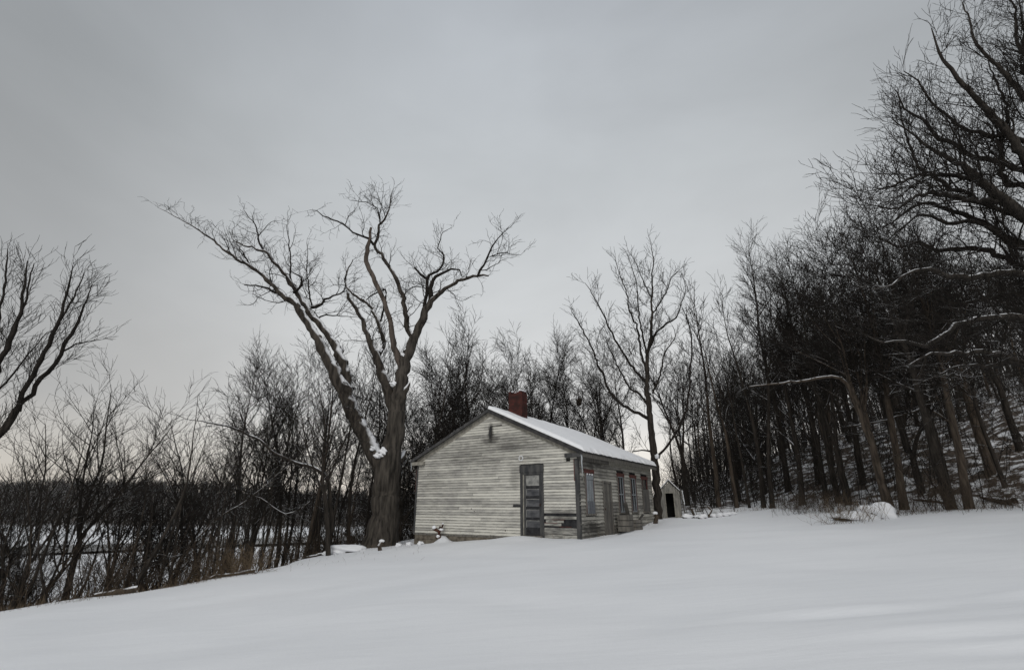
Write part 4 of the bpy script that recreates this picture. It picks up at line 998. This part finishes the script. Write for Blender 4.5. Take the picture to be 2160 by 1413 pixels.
# front door
fx0, fx1 = 5.24, 6.23
MB().box(fx0 - 0.02, fx1 + 0.02, -0.06, -0.001, 2.25, 2.52).build('door_head', M['trim_dark'], house)
fr_ = MB().box(fx0, fx0 + 0.105, -0.045, -0.001, 0.04, 2.25).box(fx1 - 0.105, fx1, -0.045, -0.001, 0.04, 2.25).box(fx0 + 0.105, fx1 - 0.105, -0.04, -0.001, 2.17, 2.25)
fr_.build('door_frame', M['trim_dark'], house)
MB().box(fx0 + 0.08, fx1 - 0.08, -0.10, -0.001, 0.0, 0.055).build('door_sill', M['trim_bare'], house)
lx0, lx1 = fx0 + 0.11, fx1 - 0.11
door = MB().box(lx0, lx1, -0.012, -0.002, 0.06, 2.16).build('front_door', M['doordk'], house)
MB().box(lx0 + 0.002, lx0 + 0.04, -0.03, -0.012, 0.06, 2.16).build('stile', M['trim_pale'], door)
MB().box(lx0 + 0.042, lx0 + 0.13, -0.024, -0.012, 0.06, 2.16).build('stile', M['trim_dark'], door)
MB().box(lx1 - 0.07, lx1 - 0.002, -0.024, -0.012, 0.06, 2.16).build('stile', M['trim_dark'], door)
pz = [(1.77, 2.14, 'doorpale'), (1.41, 1.66, 'door'), (1.04, 1.31, 'door'), (0.67, 0.94, 'door'), (0.33, 0.57, 'door')]
for z0, z1, mm in pz:
    pn = MB().box(lx0 + 0.14, lx1 - 0.08, -0.020, -0.012, z0, z1).build('panel', M[mm], door, bevel=0.004)
    MB().box(lx0 + 0.14, lx1 - 0.08, -0.03, -0.0205, z1 - 0.018, z1 - 0.002).box(lx0 + 0.14, lx0 + 0.155, -0.03, -0.0205, z0, z1 - 0.02).build('moulding', M['doorpale'], door)
blob('door_knob', (lx1 - 0.035, -0.05, 1.10), (0.028, 0.028, 0.028), M['iron'], door, 1, 6, 0)
# dark slot left of the door, small insulator, conduit bracket in gable
MB().box(4.92, 5.235, -0.05, -0.018, 1.03, 1.07).build('wall_bracket', M['doordk'], house)
MB().box(4.92, 5.235, -0.034, -0.018, 1.07, 1.12).build('patch_board', M['trim_dark'], house)
v, fq = tubes([([(3.86, -0.03, 4.12), (3.86, -0.06, 4.0), (3.87, -0.10, 3.85), (3.88, -0.12, 3.72), (3.88, -0.12, 3.60)], [0.03, 0.05, 0.055, 0.05, 0.02]), ([(3.86, -0.05, 4.10), (4.0, -0.06, 4.11), (4.4, -0.05, 4.12)], [0.012, 0.012, 0.012])], lambda r: 8)
np_mesh('lamp_bracket', v, fq, M['tin'], house)
ins = MB()
for k in range(9):
    a_ = k * 2 * math.pi / 9; ins.box(5.27 + 0.085 * math.cos(a_) - 0.018, 5.27 + 0.085 * math.cos(a_) + 0.018, -0.035, -0.018, 2.78 + 0.085 * math.sin(a_) - 0.018, 2.78 + 0.085 * math.sin(a_) + 0.018)
ins.build('white_rosette', M['snow'], house)
for (x, z, s_) in ((0.6, 2.28, 0.03), (2.95, 0.93, 0.035), (3.1, 0.85, 0.03), (3.14, 0.81, 0.02), (4.55, 0.18, 0.035)):
    MB().box(x, x + s_, -0.027, -0.012, z, z + s_).build('knot_hole', M['dark'], house)
MB().box(WH - 0.42, WH - 0.26, -0.026, -0.003, WALL_H - 0.40, WALL_H - 0.28).build('rotted_gap', M['dark'], house)
# icicles at both front corners
def icicle(x, y, z, L_, r0):
    n = 8; r_ = random.Random(int(x * 10)); pts = [(x + r_.gauss(0, 0.006), y, z - L_ * i / n) for i in range(n + 1)]
    v, fq = tubes([(pts, [r0 * (1 - 0.75 * (i / n)) for i in range(n + 1)])], lambda r: 8)
    return np_mesh('icicle', v, fq, M['ice'], None)
for (x, y, L_, r0, lb) in ((WH + OVX - 0.06, -OVY + 0.03, 0.85, 0.035, 'long icicle hanging from the eave corner nearest the camera'), (-OVX + 0.04, -OVY + 0.02, 0.40, 0.03, 'short icicle hanging from the left eave corner')):
    ic = icicle(x, y, WALL_H - OVX * sl + 0.03, L_, r0); wx = hw(x, y)
    ic.data.transform(__import__('mathutils').Matrix.Translation((-x, -y, -(WALL_H - OVX * sl + 0.03))))
    ic.location = (wx[0], wx[1], HZ + WALL_H - OVX * sl + 0.03); ic.rotation_euler = (0, 0, HR)
    tag(ic, lb, 'icicle', 'icicles on the eaves')
# side windows
X0 = WH
def sbox(mb, y0, y1, z0, z1, p0, p1): return mb.box(X0 + p0, X0 + p1, y0, y1, z0, z1)
def frame_win(y0, y1, z0, z1, red_sides=True, label=None):
    wf = MB(); w_ = 0.085
    sbox(wf, y0, y0 + w_, z0 + 0.06, z1 - 0.14, 0.002, 0.045); sbox(wf, y1 - w_, y1, z0 + 0.06, z1 - 0.14, 0.002, 0.045)
    win = wf.build('window', M['trim_bare'], house)
    if label: win['label'] = label
    sbox(MB(), y0 - 0.03, y1 + 0.03, z0, z0 + 0.06, 0.002, 0.075).build('window_sill', M['trim_bare'], win)
    sbox(MB(), y0 - 0.02, y1 + 0.02, z1 - 0.14, z1, 0.002, 0.055).build('window_head', M['red'], win)
    sbox(sbox(MB(), y0 + w_ + 0.001, y0 + w_ + 0.022, z0 + 0.06, z1 - 0.14, 0.002, 0.052), y1 - w_ - 0.022, y1 - w_ - 0.001, z0 + 0.06, z1 - 0.14, 0.002, 0.05).build('red_stop', M['red'], win)
    return win, y0 + w_ + 0.024, y1 - w_ - 0.024, z0 + 0.06, z1 - 0.14
def sash_win(y0, y1, z0, z1, label=None):
    win, a0, a1, b0, b1 = frame_win(y0, y1, z0, z1, label=label)
    sbox(MB(), a0, a1, b0, b1, 0.002, 0.006).build('glass', M['glass'], win)
    s_ = MB(); mz = (b0 + b1) / 2; my = (a0 + a1) / 2
    for q0, q1, c0, c1 in ((a0, a1, b0, b0 + 0.05), (a0, a1, mz - 0.025, mz + 0.025), (a0, a1, b1 - 0.04, b1)): sbox(s_, q0, q1, c0, c1, 0.007, 0.035)
    for c0, c1 in ((b0 + 0.05, mz - 0.025), (mz + 0.025, b1 - 0.04)):
        sbox(s_, a0, a0 + 0.035, c0, c1, 0.007, 0.033); sbox(s_, a1 - 0.035, a1, c0, c1, 0.007, 0.033); sbox(s_, my - 0.012, my + 0.012, c0, c1, 0.007, 0.03)
    s_.build('sash', M['blueboard'], win)
sash_win(*SIDE_OPEN[2]); sash_win(*SIDE_OPEN[3])
win, a0, a1, b0, b1 = frame_win(*SIDE_OPEN[4], label='window with its lower part covered by grey plywood')
sbox(MB(), a0, a1, b0, b1, 0.002, 0.006).build('glass', M['glass'], win)
sbox(sbox(MB(), a0 + 0.22, a0 + 0.25, b0 + 1.0, b1, 0.007, 0.03), a0 + 0.40, a0 + 0.43, b0 + 1.0, b1, 0.007, 0.03).build('sash', M['trim_bare'], win)
sbox(MB(), a0 - 0.1, a1 + 0.1, b0 - 0.03, b0 + 0.98, 0.056, 0.07).build('plywood_cover', M['ply'], win)
# boarded window next to the corner
win, a0, a1, b0, b1 = frame_win(*SIDE_OPEN[0], label='window boarded up with bluish upright planks')
sbox(MB(), a0, a1, b0, b1, 0.002, 0.006).build('dark_gap', M['dark'], win)
pw = (a1 - a0 - 0.10) / 3
for k in range(3):
    q0 = a0 + 0.01 + k * (pw + 0.035); sbox(MB(), q0, q0 + pw, b0 - 0.02, b1 - 0.24, 0.03, 0.052).build('plank', M['blueboard'], win)
sbox(MB(), a0, a1, b1 - 0.23, b1 - 0.07, 0.02, 0.06).build('upper_board', M['blueboard'], win)
sbox(MB(), a0 + 0.05, a1, b0 - 0.04, b0 + 0.42, 0.054, 0.07).build('lower_board', M['bluedk'], win)
for k in range(3): blob('snow_clump', (X0 + 0.04, a0 + 0.12 + k * 0.22, b1 - 0.035), (0.03, 0.055, 0.035), M['snow'], win, k, 6, 0.2)
# side door of upright planks
sdm = sbox(sbox(MB(), 2.15, 2.24, 0.0, 1.98, 0.002, 0.045), 3.0, 3.08, 0.0, 1.98, 0.002, 0.045); sbox(sdm, 2.24, 3.0, 1.90, 1.98, 0.002, 0.043)
sdm.build('side_door_frame', M['trim_bare'], house)
sdoor = sbox(MB(), 2.24, 3.0, 0.0, 1.90, 0.002, 0.008).build('side_door', M['doordk'], house)
for k in range(4): sbox(MB(), 2.245 + k * 0.188, 2.42 + k * 0.188, 0.01, 1.885, 0.009, 0.026 + 0.003 * (k % 2)).build('plank', M['ply' if k % 2 else 'trim_bare'], sdoor)
blob('handle', (X0 + 0.045, 2.30, 0.95), (0.02, 0.02, 0.04), M['iron'], sdoor, 1, 6, 0)
# thin conduit beside the icicle
v, fq = tubes([([(X0 + 0.05, 0.28, 2.65), (X0 + 0.055, 0.27, 2.3), (X0 + 0.06, 0.36, 1.9)], [0.009] * 3), ([(X0 + 0.05, 0.10, 2.3), (X0 + 0.07, 0.3, 2.2)], [0.008] * 2)], lambda r: 6)
np_mesh('conduit', v, fq, M['trim_pale'], house)

# ------------------------------------------------------------------ things round the house
def wpt(x, y): a_ = hw(x, y); return a_[0], a_[1], tz(a_[0], a_[1])
# heap of old planks and a box by the side door
gx_, gy_, gz_ = wpt(WH + 0.55, 3.7)
def plank(mb, c, L_, w_, th_, rz, tilt, tilt2=0.0):
    from mathutils import Matrix, Vector, Euler
    E = Euler((tilt2, tilt, rz)).to_matrix(); ps = []
    for z in (-th_ / 2, th_ / 2):
        for x, y in ((-L_ / 2, -w_ / 2), (L_ / 2, -w_ / 2), (L_ / 2, w_ / 2), (-L_ / 2, w_ / 2)): ps.append(tuple(E @ Vector((x, y, z)) + Vector(c)))
    mb.hexa(ps)
    return mb
def crate(x, y, w_, d_, h_, rz, label):
    X, Y, Z = wpt(x, y); e = empty('broken_crate', (X, Y, Z - 0.05), HR + rz); tag(e, label, 'crate', 'old crates by the side door')
    b_ = MB()
    for k in range(3):
        z = 0.02 + k * h_ / 3; zz = z + h_ / 3 - 0.025
        b_.box(-w_ / 2, w_ / 2, -d_ / 2, -d_ / 2 + 0.02, z, zz); b_.box(-w_ / 2, w_ / 2, d_ / 2 - 0.02, d_ / 2, z, zz)
        b_.box(-w_ / 2, -w_ / 2 + 0.02, -d_ / 2 + 0.021, d_ / 2 - 0.021, z, zz); b_.box(w_ / 2 - 0.02, w_ / 2, -d_ / 2 + 0.021, d_ / 2 - 0.021, z, zz)
    b_.build('slats', M['trim_bare'], e)
    MB().box(-w_ / 2 + 0.021, w_ / 2 - 0.021, -d_ / 2 + 0.021, d_ / 2 - 0.021, 0.03, h_ * 0.8).build('dark_filling', M['doordk'], e)
crate(WH + 0.35, 3.55, 0.45, 0.7, 0.62, 0.1, 'larger weathered crate against the wall right of the side door')
crate(WH + 0.45, 4.35, 0.4, 0.55, 0.40, -0.15, 'low weathered crate under the first sash window')
pl = MB(); plank(pl, (0, 0, 0.34), 0.95, 0.16, 0.03, 0, R(65)); o = pl.build('leaning_plank', M['ply'])
X, Y, Z = wpt(WH + 0.28, 4.05); o.location = (X, Y, Z + 0.25); o.rotation_euler = (0, 0, HR + R(90)); tag(o, 'dark plank tilted on the crates beside the side door', 'plank')
pl = MB(); plank(pl, (0, 0, 0.2), 0.8, 0.22, 0.03, 0, R(48)); o = pl.build('leaning_plank', M['ply'])
p, _ = at(1346, 1105, 23.0); o.location = (p[0], 23.0, tz(p[0], 23.0)); o.rotation_euler = (0, 0, R(190)); tag(o, 'short snow-edged plank leaning against the wall near the far windows', 'plank')
def stump(name, px, Y, h_, r, label, cat, m='bark_brown', seed=0, group=None, lean=0.05, cap=True, py=None):
    x = colX(px, Y); z = tz(x, Y); e = empty(name, (x, Y, z)); tag(e, label, cat, group); rr = random.Random(seed)
    pts = [(rr.gauss(0, lean) * i * h_, rr.gauss(0, lean) * i * h_, -0.25 + (h_ + 0.25) * i / 4) for i in range(5)]
    v, fq = tubes([(pts, [r * 1.25, r * 1.1, r, r * 0.95, r * 0.9]), ([pts[-1], (pts[-1][0], pts[-1][1], h_ + 0.004), (pts[-1][0], pts[-1][1], h_ + 0.006)], [r * 0.9, r * 0.88, 0.001])], lambda q: 10)
    np_mesh('post', v, fq, M[m], e, False)
    if cap: blob('snow_cap', (pts[-1][0], pts[-1][1], h_ + r * 0.35), (r * 1.3, r * 1.3, r * 0.75), M['snow'], e, seed, 8, 0.08)
    return e
stump('short_post', 811, 19.6, 0.30, 0.075, 'short round post with a snow cap in front of the giant trunk', 'post', seed=1)
stump('short_post', 1460, 25.5, 0.42, 0.06, 'low dark post right of the outhouse, nearest to it', 'post', group='posts near the outhouse', seed=2, cap=False)
stump('short_post', 1493, 24.6, 0.50, 0.055, 'low dark post standing before the snowy stone pile', 'post', group='posts near the outhouse', seed=3, cap=False)
stump('tree_stump', 1379, 24.4, 0.32, 0.10, 'low dark stump dotted with snow at the back corner of the house', 'stump', seed=4)
# gnarled snow-dotted stub against the front wall
X, Y, Z = wpt(1.55, -0.28)
e = empty('vine_stump', (X, Y, Z)); tag(e, 'gnarled reddish vine stump with snow lumps against the front wall', 'stump')
v, fq = tubes([([(0.12, 0, -0.2), (0.10, 0, 0.15), (0.03, 0, 0.35), (0.08, 0, 0.5), (0.05, 0, 0.62)], [0.07, 0.06, 0.055, 0.05, 0.03]),
               ([(0.04, 0, 0.42), (-0.12, 0, 0.50), (-0.22, 0, 0.55)], [0.05, 0.06, 0.05]), ([(0.07, 0, 0.5), (0.16, 0, 0.62), (0.17, 0, 0.70)], [0.035, 0.035, 0.03]),
               ([(0.06, 0, 0.3), (-0.05, 0, 0.25), (-0.08, 0, 0.18)], [0.035, 0.04, 0.03])], lambda r: 8)
np_mesh('stem', v, fq, M['iron'], e)
for i, (dx, dz, r) in enumerate(((-0.17, 0.58, 0.075), (0.13, 0.50, 0.06), (0.02, 0.26, 0.065), (0.17, 0.72, 0.035), (0.10, 0.10, 0.07))):
    blob('snow_lump', (dx, -0.03, dz), (r * 1.3, r, r * 0.8), M['snow'], e, i, 8, 0.2)
MBt = None
# outhouse
OYD = 29.0; ox = colX(1414.5, OYD)
oh = empty('outhouse', (ox, OYD, tz(ox, OYD)), R(-16)); tag(oh, 'small weathered grey outhouse with open dark doorway behind the house', 'outhouse')
w2, dp, hh_, ah = 0.54, 0.95, 1.42, 1.98
r_ = random.Random(8); ow = MB(); x = -w2
while x < w2 - 0.01:      # front boards round the doorway
    x1 = min(x + 0.125, w2); xm = (x + x1) / 2; top = hh_ + (ah - hh_) * (1 - abs(xm) / w2) - 0.02
    if abs(xm + 0.02) < 0.22: ow.box(x, x1 - 0.004, -0.02, 0.0, 1.30, top, r_.random())
    else: ow.box(x, x1 - 0.004, -0.02 - r_.uniform(0, 0.004), 0.0, -0.3, top, r_.random())
    x = x1
ow.build('front_wall', M['outwood'], oh)
for s in (-1, 1):
    sw = MB(); y = 0.0
    while y < dp - 0.01: sw.box(*sorted((s * w2, s * (w2 + 0.02))), y, y + 0.13, -0.3, hh_); y += 0.136
    sw.build('side_wall', M['outwood' if s < 0 else 'trim_bare'], oh)
MB().box(-w2, w2, dp - 0.02, dp, -0.3, hh_).build('back_wall', M['ply'], oh)
MB().box(-w2 + 0.002, w2 - 0.002, dp - 0.10, dp - 0.022, -0.3, hh_ - 0.01).box(-w2 + .002, -w2 + .03, 0.06, dp - .11, -.3, hh_ - .02).box(w2 - .03, w2 - .002, 0.06, dp - .11, -.3, hh_ - .02).build('inner_lining', M['dark'], oh)
MB().box(-0.28, -0.235, -0.035, -0.021, -0.2, 1.31).box(0.19, 0.235, -0.035, -0.021, -0.2, 1.31).box(-0.28, 0.235, -0.037, -0.022, 1.31, 1.36).build('door_frame', M['trim_pale'], oh)
for s in (-1, 1):
    ov = 0.09; slp = (ah - hh_) / w2
    pts = [(s * (w2 + ov), -0.10, hh_ - ov * slp), (s * (w2 + ov), dp + 0.08, hh_ - ov * slp), (0, dp + 0.08, ah), (0, -0.10, ah)]
    MB().hexa(pts + [(a_, b_, c_ + 0.035) for a_, b_, c_ in pts]).build('roof_slope', M['ply'], oh)
    MB().hexa([(a_ * 0.985, b_ + (0.01 if b_ < 0 else -0.01), c_ + 0.037) for a_, b_, c_ in pts] + [(a_ * 0.98, b_ + (0.012 if b_ < 0 else -0.012), c_ + 0.105) for a_, b_, c_ in pts]).build('roof_snow', M['snow'], oh, bevel=0.015)
pl = MB(); plank(pl, (0, 0, 0.62), 1.7, 0.09, 0.04, 0, R(85)); o = pl.build('leaning_pole', M['trim_bare'])
pl = MB(); plank(pl, (0.035, -0.03, 1.05), 0.75, 0.05, 0.05, 0, R(85)); pl.build('clinging_snow', M['snow'], o, bevel=0.01)
p, _ = at(1440, 1060, 28.7); o.location = (p[0] + 0.02, 28.7, tz(p[0], 28.7)); tag(o, 'snow-plastered board leaning on the right side of the outhouse', 'board')

# boulder and rocks under snow
def rock(px, Y, r, label, seed, group=None, name='snowy_rock', snow=0.55, cat='rock'):
    x = colX(px, Y); z = tz(x, Y); e = empty(name, (x, Y, z)); tag(e, label, cat, group)
    blob('stone', (0, 0, r[2] * 0.15), (r[0] * 0.86, r[1] * 0.82, r[2] * 0.75), M['rock'], e, seed, 12, 0.22)
    blob('snow_cover', (0.03 * r[0], -0.04, r[2] * (0.05 + snow)), (r[0] * 0.98, r[1] * 1.02, r[2] * 0.8), M['snow'], e, seed, 14, 0.2)
    return e
rock(1846, 17.3, (0.55, 0.45, 0.40), 'large blocky snow-covered boulder at the edge of the right woods', 3, snow=0.32)
rock(1800, 17.6, (0.8, 0.6, 0.22), 'low snow-covered rock left of the large boulder', 5, snow=0.25)
SP = [(1447, 25.6), (1470, 24.9), (1478, 24.2), (1503, 25.2), (1513, 24.3), (1520, 25.4), (1531, 24.9), (1540, 25.3)]
for i, (px, Y) in enumerate(SP):
    rock(px, Y, (RN.uniform(0.14, 0.3), 0.2, RN.uniform(0.09, 0.15)), 'snow-topped stone in the scattered pile right of the outhouse', 20 + i, 'stones right of the outhouse', 'snowy_stone', 0.62)
rock(743, 20.6, (0.75, 0.35, 0.20), 'long low snow-covered block at the field edge before the thicket', 9, snow=0.5)
for i, (px, Y) in enumerate(((700, 20.3), (722, 20.4), (868, 21.4), (848, 21.6), (892, 20.8))):
    rock(px, Y, (RN.uniform(0.12, 0.2), 0.14, 0.10), 'small snow-dusted stone along the field edge by the giant tree', 40 + i, 'stones at the field edge', 'snowy_stone', 0.5)
# fallen logs
def log(pa, pb, Ya, Yb, r, label, seed, group='fallen logs'):
    xa, xb = colX(pa, Ya), colX(pb, Yb); za, zb = tz(xa, Ya), tz(xb, Yb); rg_ = random.Random(seed)
    n = 8; pts = [(xa + (xb - xa) * i / n + rg_.gauss(0, 0.02), Ya + (Yb - Ya) * i / n, za + (zb - za) * i / n + r * 0.8 + rg_.gauss(0, 0.015)) for i in range(n + 1)]
    v, fq = tubes([(pts, [r * (1 - 0.4 * i / n) for i in range(n + 1)])], lambda q: 10)
    c = np.array(pts[0]); o = np_mesh('fallen_log', v - c, fq, M['bark_brown']); o.location = pts[0]; tag(o, label, 'log', group)
log(2140, 2075, 17.5, 19, 0.13, 'fallen log with snow on top near the right edge, in front of the brush', 1)
log(690, 640, 20.4, 19.0, 0.06, 'thin fallen branch at the field edge left of the snow-covered block', 2)
log(330, 250, 13.9, 13.5, 0.08, 'fallen log lying on the dark bank at the lower left', 3)
log(560, 470, 15.9, 15.3, 0.06, 'fallen branch on the bank edge below the brush heap', 4)
log(2010, 1930, 19.5, 21.5, 0.09, 'fallen snowy log behind the two stout trees at the right', 5)

# ------------------------------------------------------------------ brush and grass (uncountable)
def stems(rng, x, y, h_, r, n=3, spread=0.35):
    z = tz_fast(x, y) - 0.05; out = []
    a_ = rng.uniform(0, 6.28); d = vnorm((math.cos(a_) * spread * rng.random(), math.sin(a_) * spread * rng.random(), 1))
    return path((x, y, z), d, h_, r, r * 0.35, h_ / 5, 0.13, -0.01, rng)
TZX = np.arange(-30, 60, 0.5); TZY = np.arange(8, 80, 0.5); TZG = terrain(*np.meshgrid(TZX, TZY))
def tz_fast(x, y):
    i = min(max((x + 30) / 0.5, 0), len(TZX) - 2.001); j = min(max((y - 8) / 0.5, 0), len(TZY) - 2.001); a_, b_ = int(i), int(j); f_, g_ = i - a_, j - b_
    return float(TZG[b_, a_] * (1 - f_) * (1 - g_) + TZG[b_, a_ + 1] * f_ * (1 - g_) + TZG[b_ + 1, a_] * (1 - f_) * g_ + TZG[b_ + 1, a_ + 1] * f_ * g_)
P_B = dict(max=3, dens=(0, 0, 4.0, 4.0), ang=(0, 0, 38, 36), len=(0, 0, 0.55, 0.25), taper=(0, 0, 0.4, 0.3), rl=(0, 0, 0.009, 0.01), seg=(1, 1, 0.15, 0.12),
           wig=(0, 0, 0.16, 0.2), up=(0, 0, 0.04, 0), rmin=0.0038, upbias=0.5)
def thicket(name, n, zone, hr, rr, seed, m='brush', child=2, spread=0.5, P=P_B):
    rng = random.Random(seed); brs = []
    for k in range(n):
        x, y = zone(rng); s = stems(rng, x, y, rng.uniform(*hr), rng.uniform(*rr), spread=spread); brs.append(s)
        if child <= 3:
            out = {i: [] for i in range(6)}; spawn(out, s[0], s[1], child, P, rng, 0.2); brs += out[2] + out[3]
    V, Fq = tubes(brs, lambda r: 4 if r > 0.012 else 3); o = np_mesh(name, V, Fq, M[m]); tag(o, kind='stuff'); return o
tag(thicket('bank_brush', 620, along(2.2, 8.0, -0.15, 2.2), (0.4, 1.7), (0.008, 0.016), 31, spread=0.9), 'tangled brown brush along the left bank edge', 'brush')
tag(thicket('young_growth', 330, wedge(1425, 1640, 33, 62), (2.0, 5.5), (0.02, 0.035), 37, m='twig', spread=0.45,
        P=dict(P_B, dens=(0, 0, 2.2, 2.6), len=(0, 0, 1.2, 0.5), rmin=0.008)), 'dark young growth behind the outhouse', 'brush')
tag(thicket('edge_thicket', 170, wedge(-60, 115, 13.2, 19), (1.2, 3.6), (0.010, 0.020), 36, m='twig', spread=0.6), 'dark brush filling the lower left corner of the woods', 'brush')
tag(thicket('thicket_brush', 260, along(6.0, 8.2, 0.4, 6), (1.2, 3.6), (0.012, 0.026), 32, m='twig', spread=0.45), 'dense dark thicket beneath and left of the giant tree', 'brush')
tag(thicket('lower_bank_brush', 130, along(2.3, 6.0, 2.5, 9), (1.5, 4.0), (0.012, 0.024), 33, m='twig', spread=0.4), 'dark brush on the bank slope before the river', 'brush')
tag(thicket('hillside_brush', 1200, lambda rg: (lambda y, px: (colX(px, y), y))(*(lambda px: (math.sqrt(rg.uniform(np.interp(px, [1440, 1660, 1850, 2400], [28, 27, 18, 17.5]) ** 2, 44 ** 2)), px))(rg.uniform(1440, 2420))), (0.8, 3.2), (0.010, 0.024), 34, m='twig', spread=0.7), 'dark undergrowth filling the right woods', 'brush')
tag(thicket('far_hillside_brush', 520, wedge(1400, 2400, 40, 80), (2.0, 5.5), (0.02, 0.04), 35, m='twig', spread=0.5,
        P=dict(P_B, dens=(0, 0, 1.8, 2.2), len=(0, 0, 1.3, 0.6), rmin=0.008)), 'dark young growth deep in the right woods', 'brush')
def clump(px, Y, rx, ry):
    cx = colX(px, Y)
    return lambda rg: (cx + rg.gauss(0, rx), Y + rg.gauss(0, ry))
for i, (px, Y, rx, ry, n, hr, lb) in enumerate(((1735, 22.0, 1.0, 0.5, 150, (0.3, 0.8), 'dry brown brush clump left of the low rock in the snow'), (1790, 16.6, 0.6, 0.22, 45, (0.25, 0.65), 'dry brown grass tuft in front of the large boulder'),
        (1690, 24.2, 0.7, 0.4, 70, (0.3, 0.7), 'small sparse brush clump at the snow edge, farthest left of the clumps'), (500, 15.6, 0.6, 0.25, 130, (0.2, 0.6), 'brown brush heap on the bank edge left of the thicket'),
        (1930, 17.6, 1.1, 0.3, 90, (0.3, 0.9), 'thin dry brush right of the boulder'), (2120, 16.6, 0.9, 0.4, 80, (0.4, 1.2), 'bare bush stems at the right edge of the snowfield'))):
    o = thicket('dry_bush', n, clump(px, Y, rx, ry), hr, (0.004, 0.008), 50 + i, m='grass' if i in (1, 3) else 'brush', spread=1.0)
    tag(o, lb, 'bush'); del o['kind']
tag(thicket('dead_grass', 900, lambda rg: (lambda u: (colX(u, 0) if False else colX(u, 1) * np.interp(u, [0, 250, 500, 700, 880], [12.1, 12.9, 14.8, 20.6, 22]) , np.interp(u, [0, 250, 500, 700, 880], [12.1, 12.9, 14.8, 20.6, 22]) + rg.uniform(0, 0.7)))(rg.uniform(0, 870)),
    (0.08, 0.32), (0.003, 0.006), 60, m='grass', child=9, spread=1.2), 'dead grass poking through snow along the left field edge', 'grass')
tag(thicket('dead_grass', 900, lambda rg: (lambda u: (colX(u, 1) * np.interp(u, [1440, 1560, 1660, 1850, 2160], [27, 28, 25.5, 17.3, 16.3]), np.interp(u, [1440, 1560, 1660, 1850, 2160], [27, 28, 25.5, 17.3, 16.3]) + rg.uniform(0, 1.6)))(rg.uniform(1440, 2200)),
    (0.08, 0.40), (0.003, 0.007), 61, m='grass', child=9, spread=1.0), 'dead grass poking through snow along the right field edge', 'grass')

def base_zone(rg):
    if rg.random() < 0.5: return hw(rg.uniform(0, WH), -rg.uniform(0.03, 0.3))
    return hw(WH + rg.uniform(0.06, 0.35), rg.uniform(0, LH))
tag(thicket('dead_weeds', 60, base_zone, (0.1, 0.45), (0.003, 0.005), 63, m='grass', child=9, spread=0.8), 'sparse dead weeds along the foot of the house walls', 'weeds')
tag(thicket('weed_tips', 70, lambda rg: (lambda u: (colX(u[0], u[1]), u[1]))((rg.uniform(600, 900), rg.uniform(15, 20.5))), (0.09, 0.2), (0.003, 0.005), 64, m='grass', child=9, spread=1.0), 'scattered weed tips poking through the field snow below the giant tree', 'weeds')

# ------------------------------------------------------------------ far woods on the hill across the river (one mass)
rng = random.Random(90); brs = []
def far_tree(x, y, H):
    z = tz(x, y); brs.append(([(x, y, z), (x, y, z + H * 0.5), (x + rng.gauss(0, 0.3), y, z + H)], [0.24, 0.16, 0.05]))
    for k in range(13):
        t_ = rng.uniform(0.12, 0.97); a_ = rng.uniform(0, 6.28); L_ = H * 0.30 * (1.2 - t_); dz = L_ * rng.uniform(0.6, 1.6)
        brs.append(([(x, y, z + H * t_), (x + L_ * 0.6 * math.cos(a_), y + L_ * 0.6 * math.sin(a_), z + H * t_ + dz * 0.45), (x + L_ * math.cos(a_), y + L_ * math.sin(a_), z + H * t_ + dz)], [0.11, 0.09, 0.03]))
zs = terrain
for k in range(4600):
    px = rng.uniform(-420, 1420); Y = 214 + 170 * rng.random(); x = colX(px, Y)
    far_tree(x, Y - 0.10 * x, rng.uniform(4.5, 9.5) * (1.25 if rng.random() < 0.08 else 1))
V, Fq = tubes(brs, lambda r: 3); fwood = np_mesh('far_woods', V, Fq, M['bark'])
tag(fwood, 'dark leafless wood covering the hill across the river', 'woods', kind='stuff')
# scrub on the flood plain
rng = random.Random(91); brs = []
for k in range(150):
    px = rng.uniform(-120, 760); Y = rng.choice((rng.uniform(150, 215), rng.uniform(85, 99), rng.uniform(160, 215))); x = colX(px, Y); far_tree(x, Y, rng.uniform(2.0, 7))
V, Fq = tubes(brs, lambda r: 3); fp = np_mesh('floodplain_scrub', V, Fq, M['bark']); tag(fp, 'dark scrub scattered over the snowy flood plain', 'scrub', kind='stuff')
# woods covering the top of the right hillside
rng = random.Random(92); brs = []
for k in range(420):
    px = rng.uniform(1480, 2500); Y = rng.uniform(62, 150); x = colX(px, Y); far_tree(x, Y, rng.uniform(9, 14))
V, Fq = tubes([(p_, [q * 0.55 for q in r_]) for p_, r_ in brs], lambda r: 3); fp = np_mesh('upper_hill_woods', V, Fq, M['bark']); tag(fp, 'dark wood massed on the upper right hillside', 'woods', kind='stuff')
for k_, (o_, used) in protos.items():
    if not used:
        for c_ in list(o_.children): bpy.data.objects.remove(c_)
        bpy.data.objects.remove(o_)
for o_ in bpy.data.objects:
    if 'h' in o_: del o_['h']
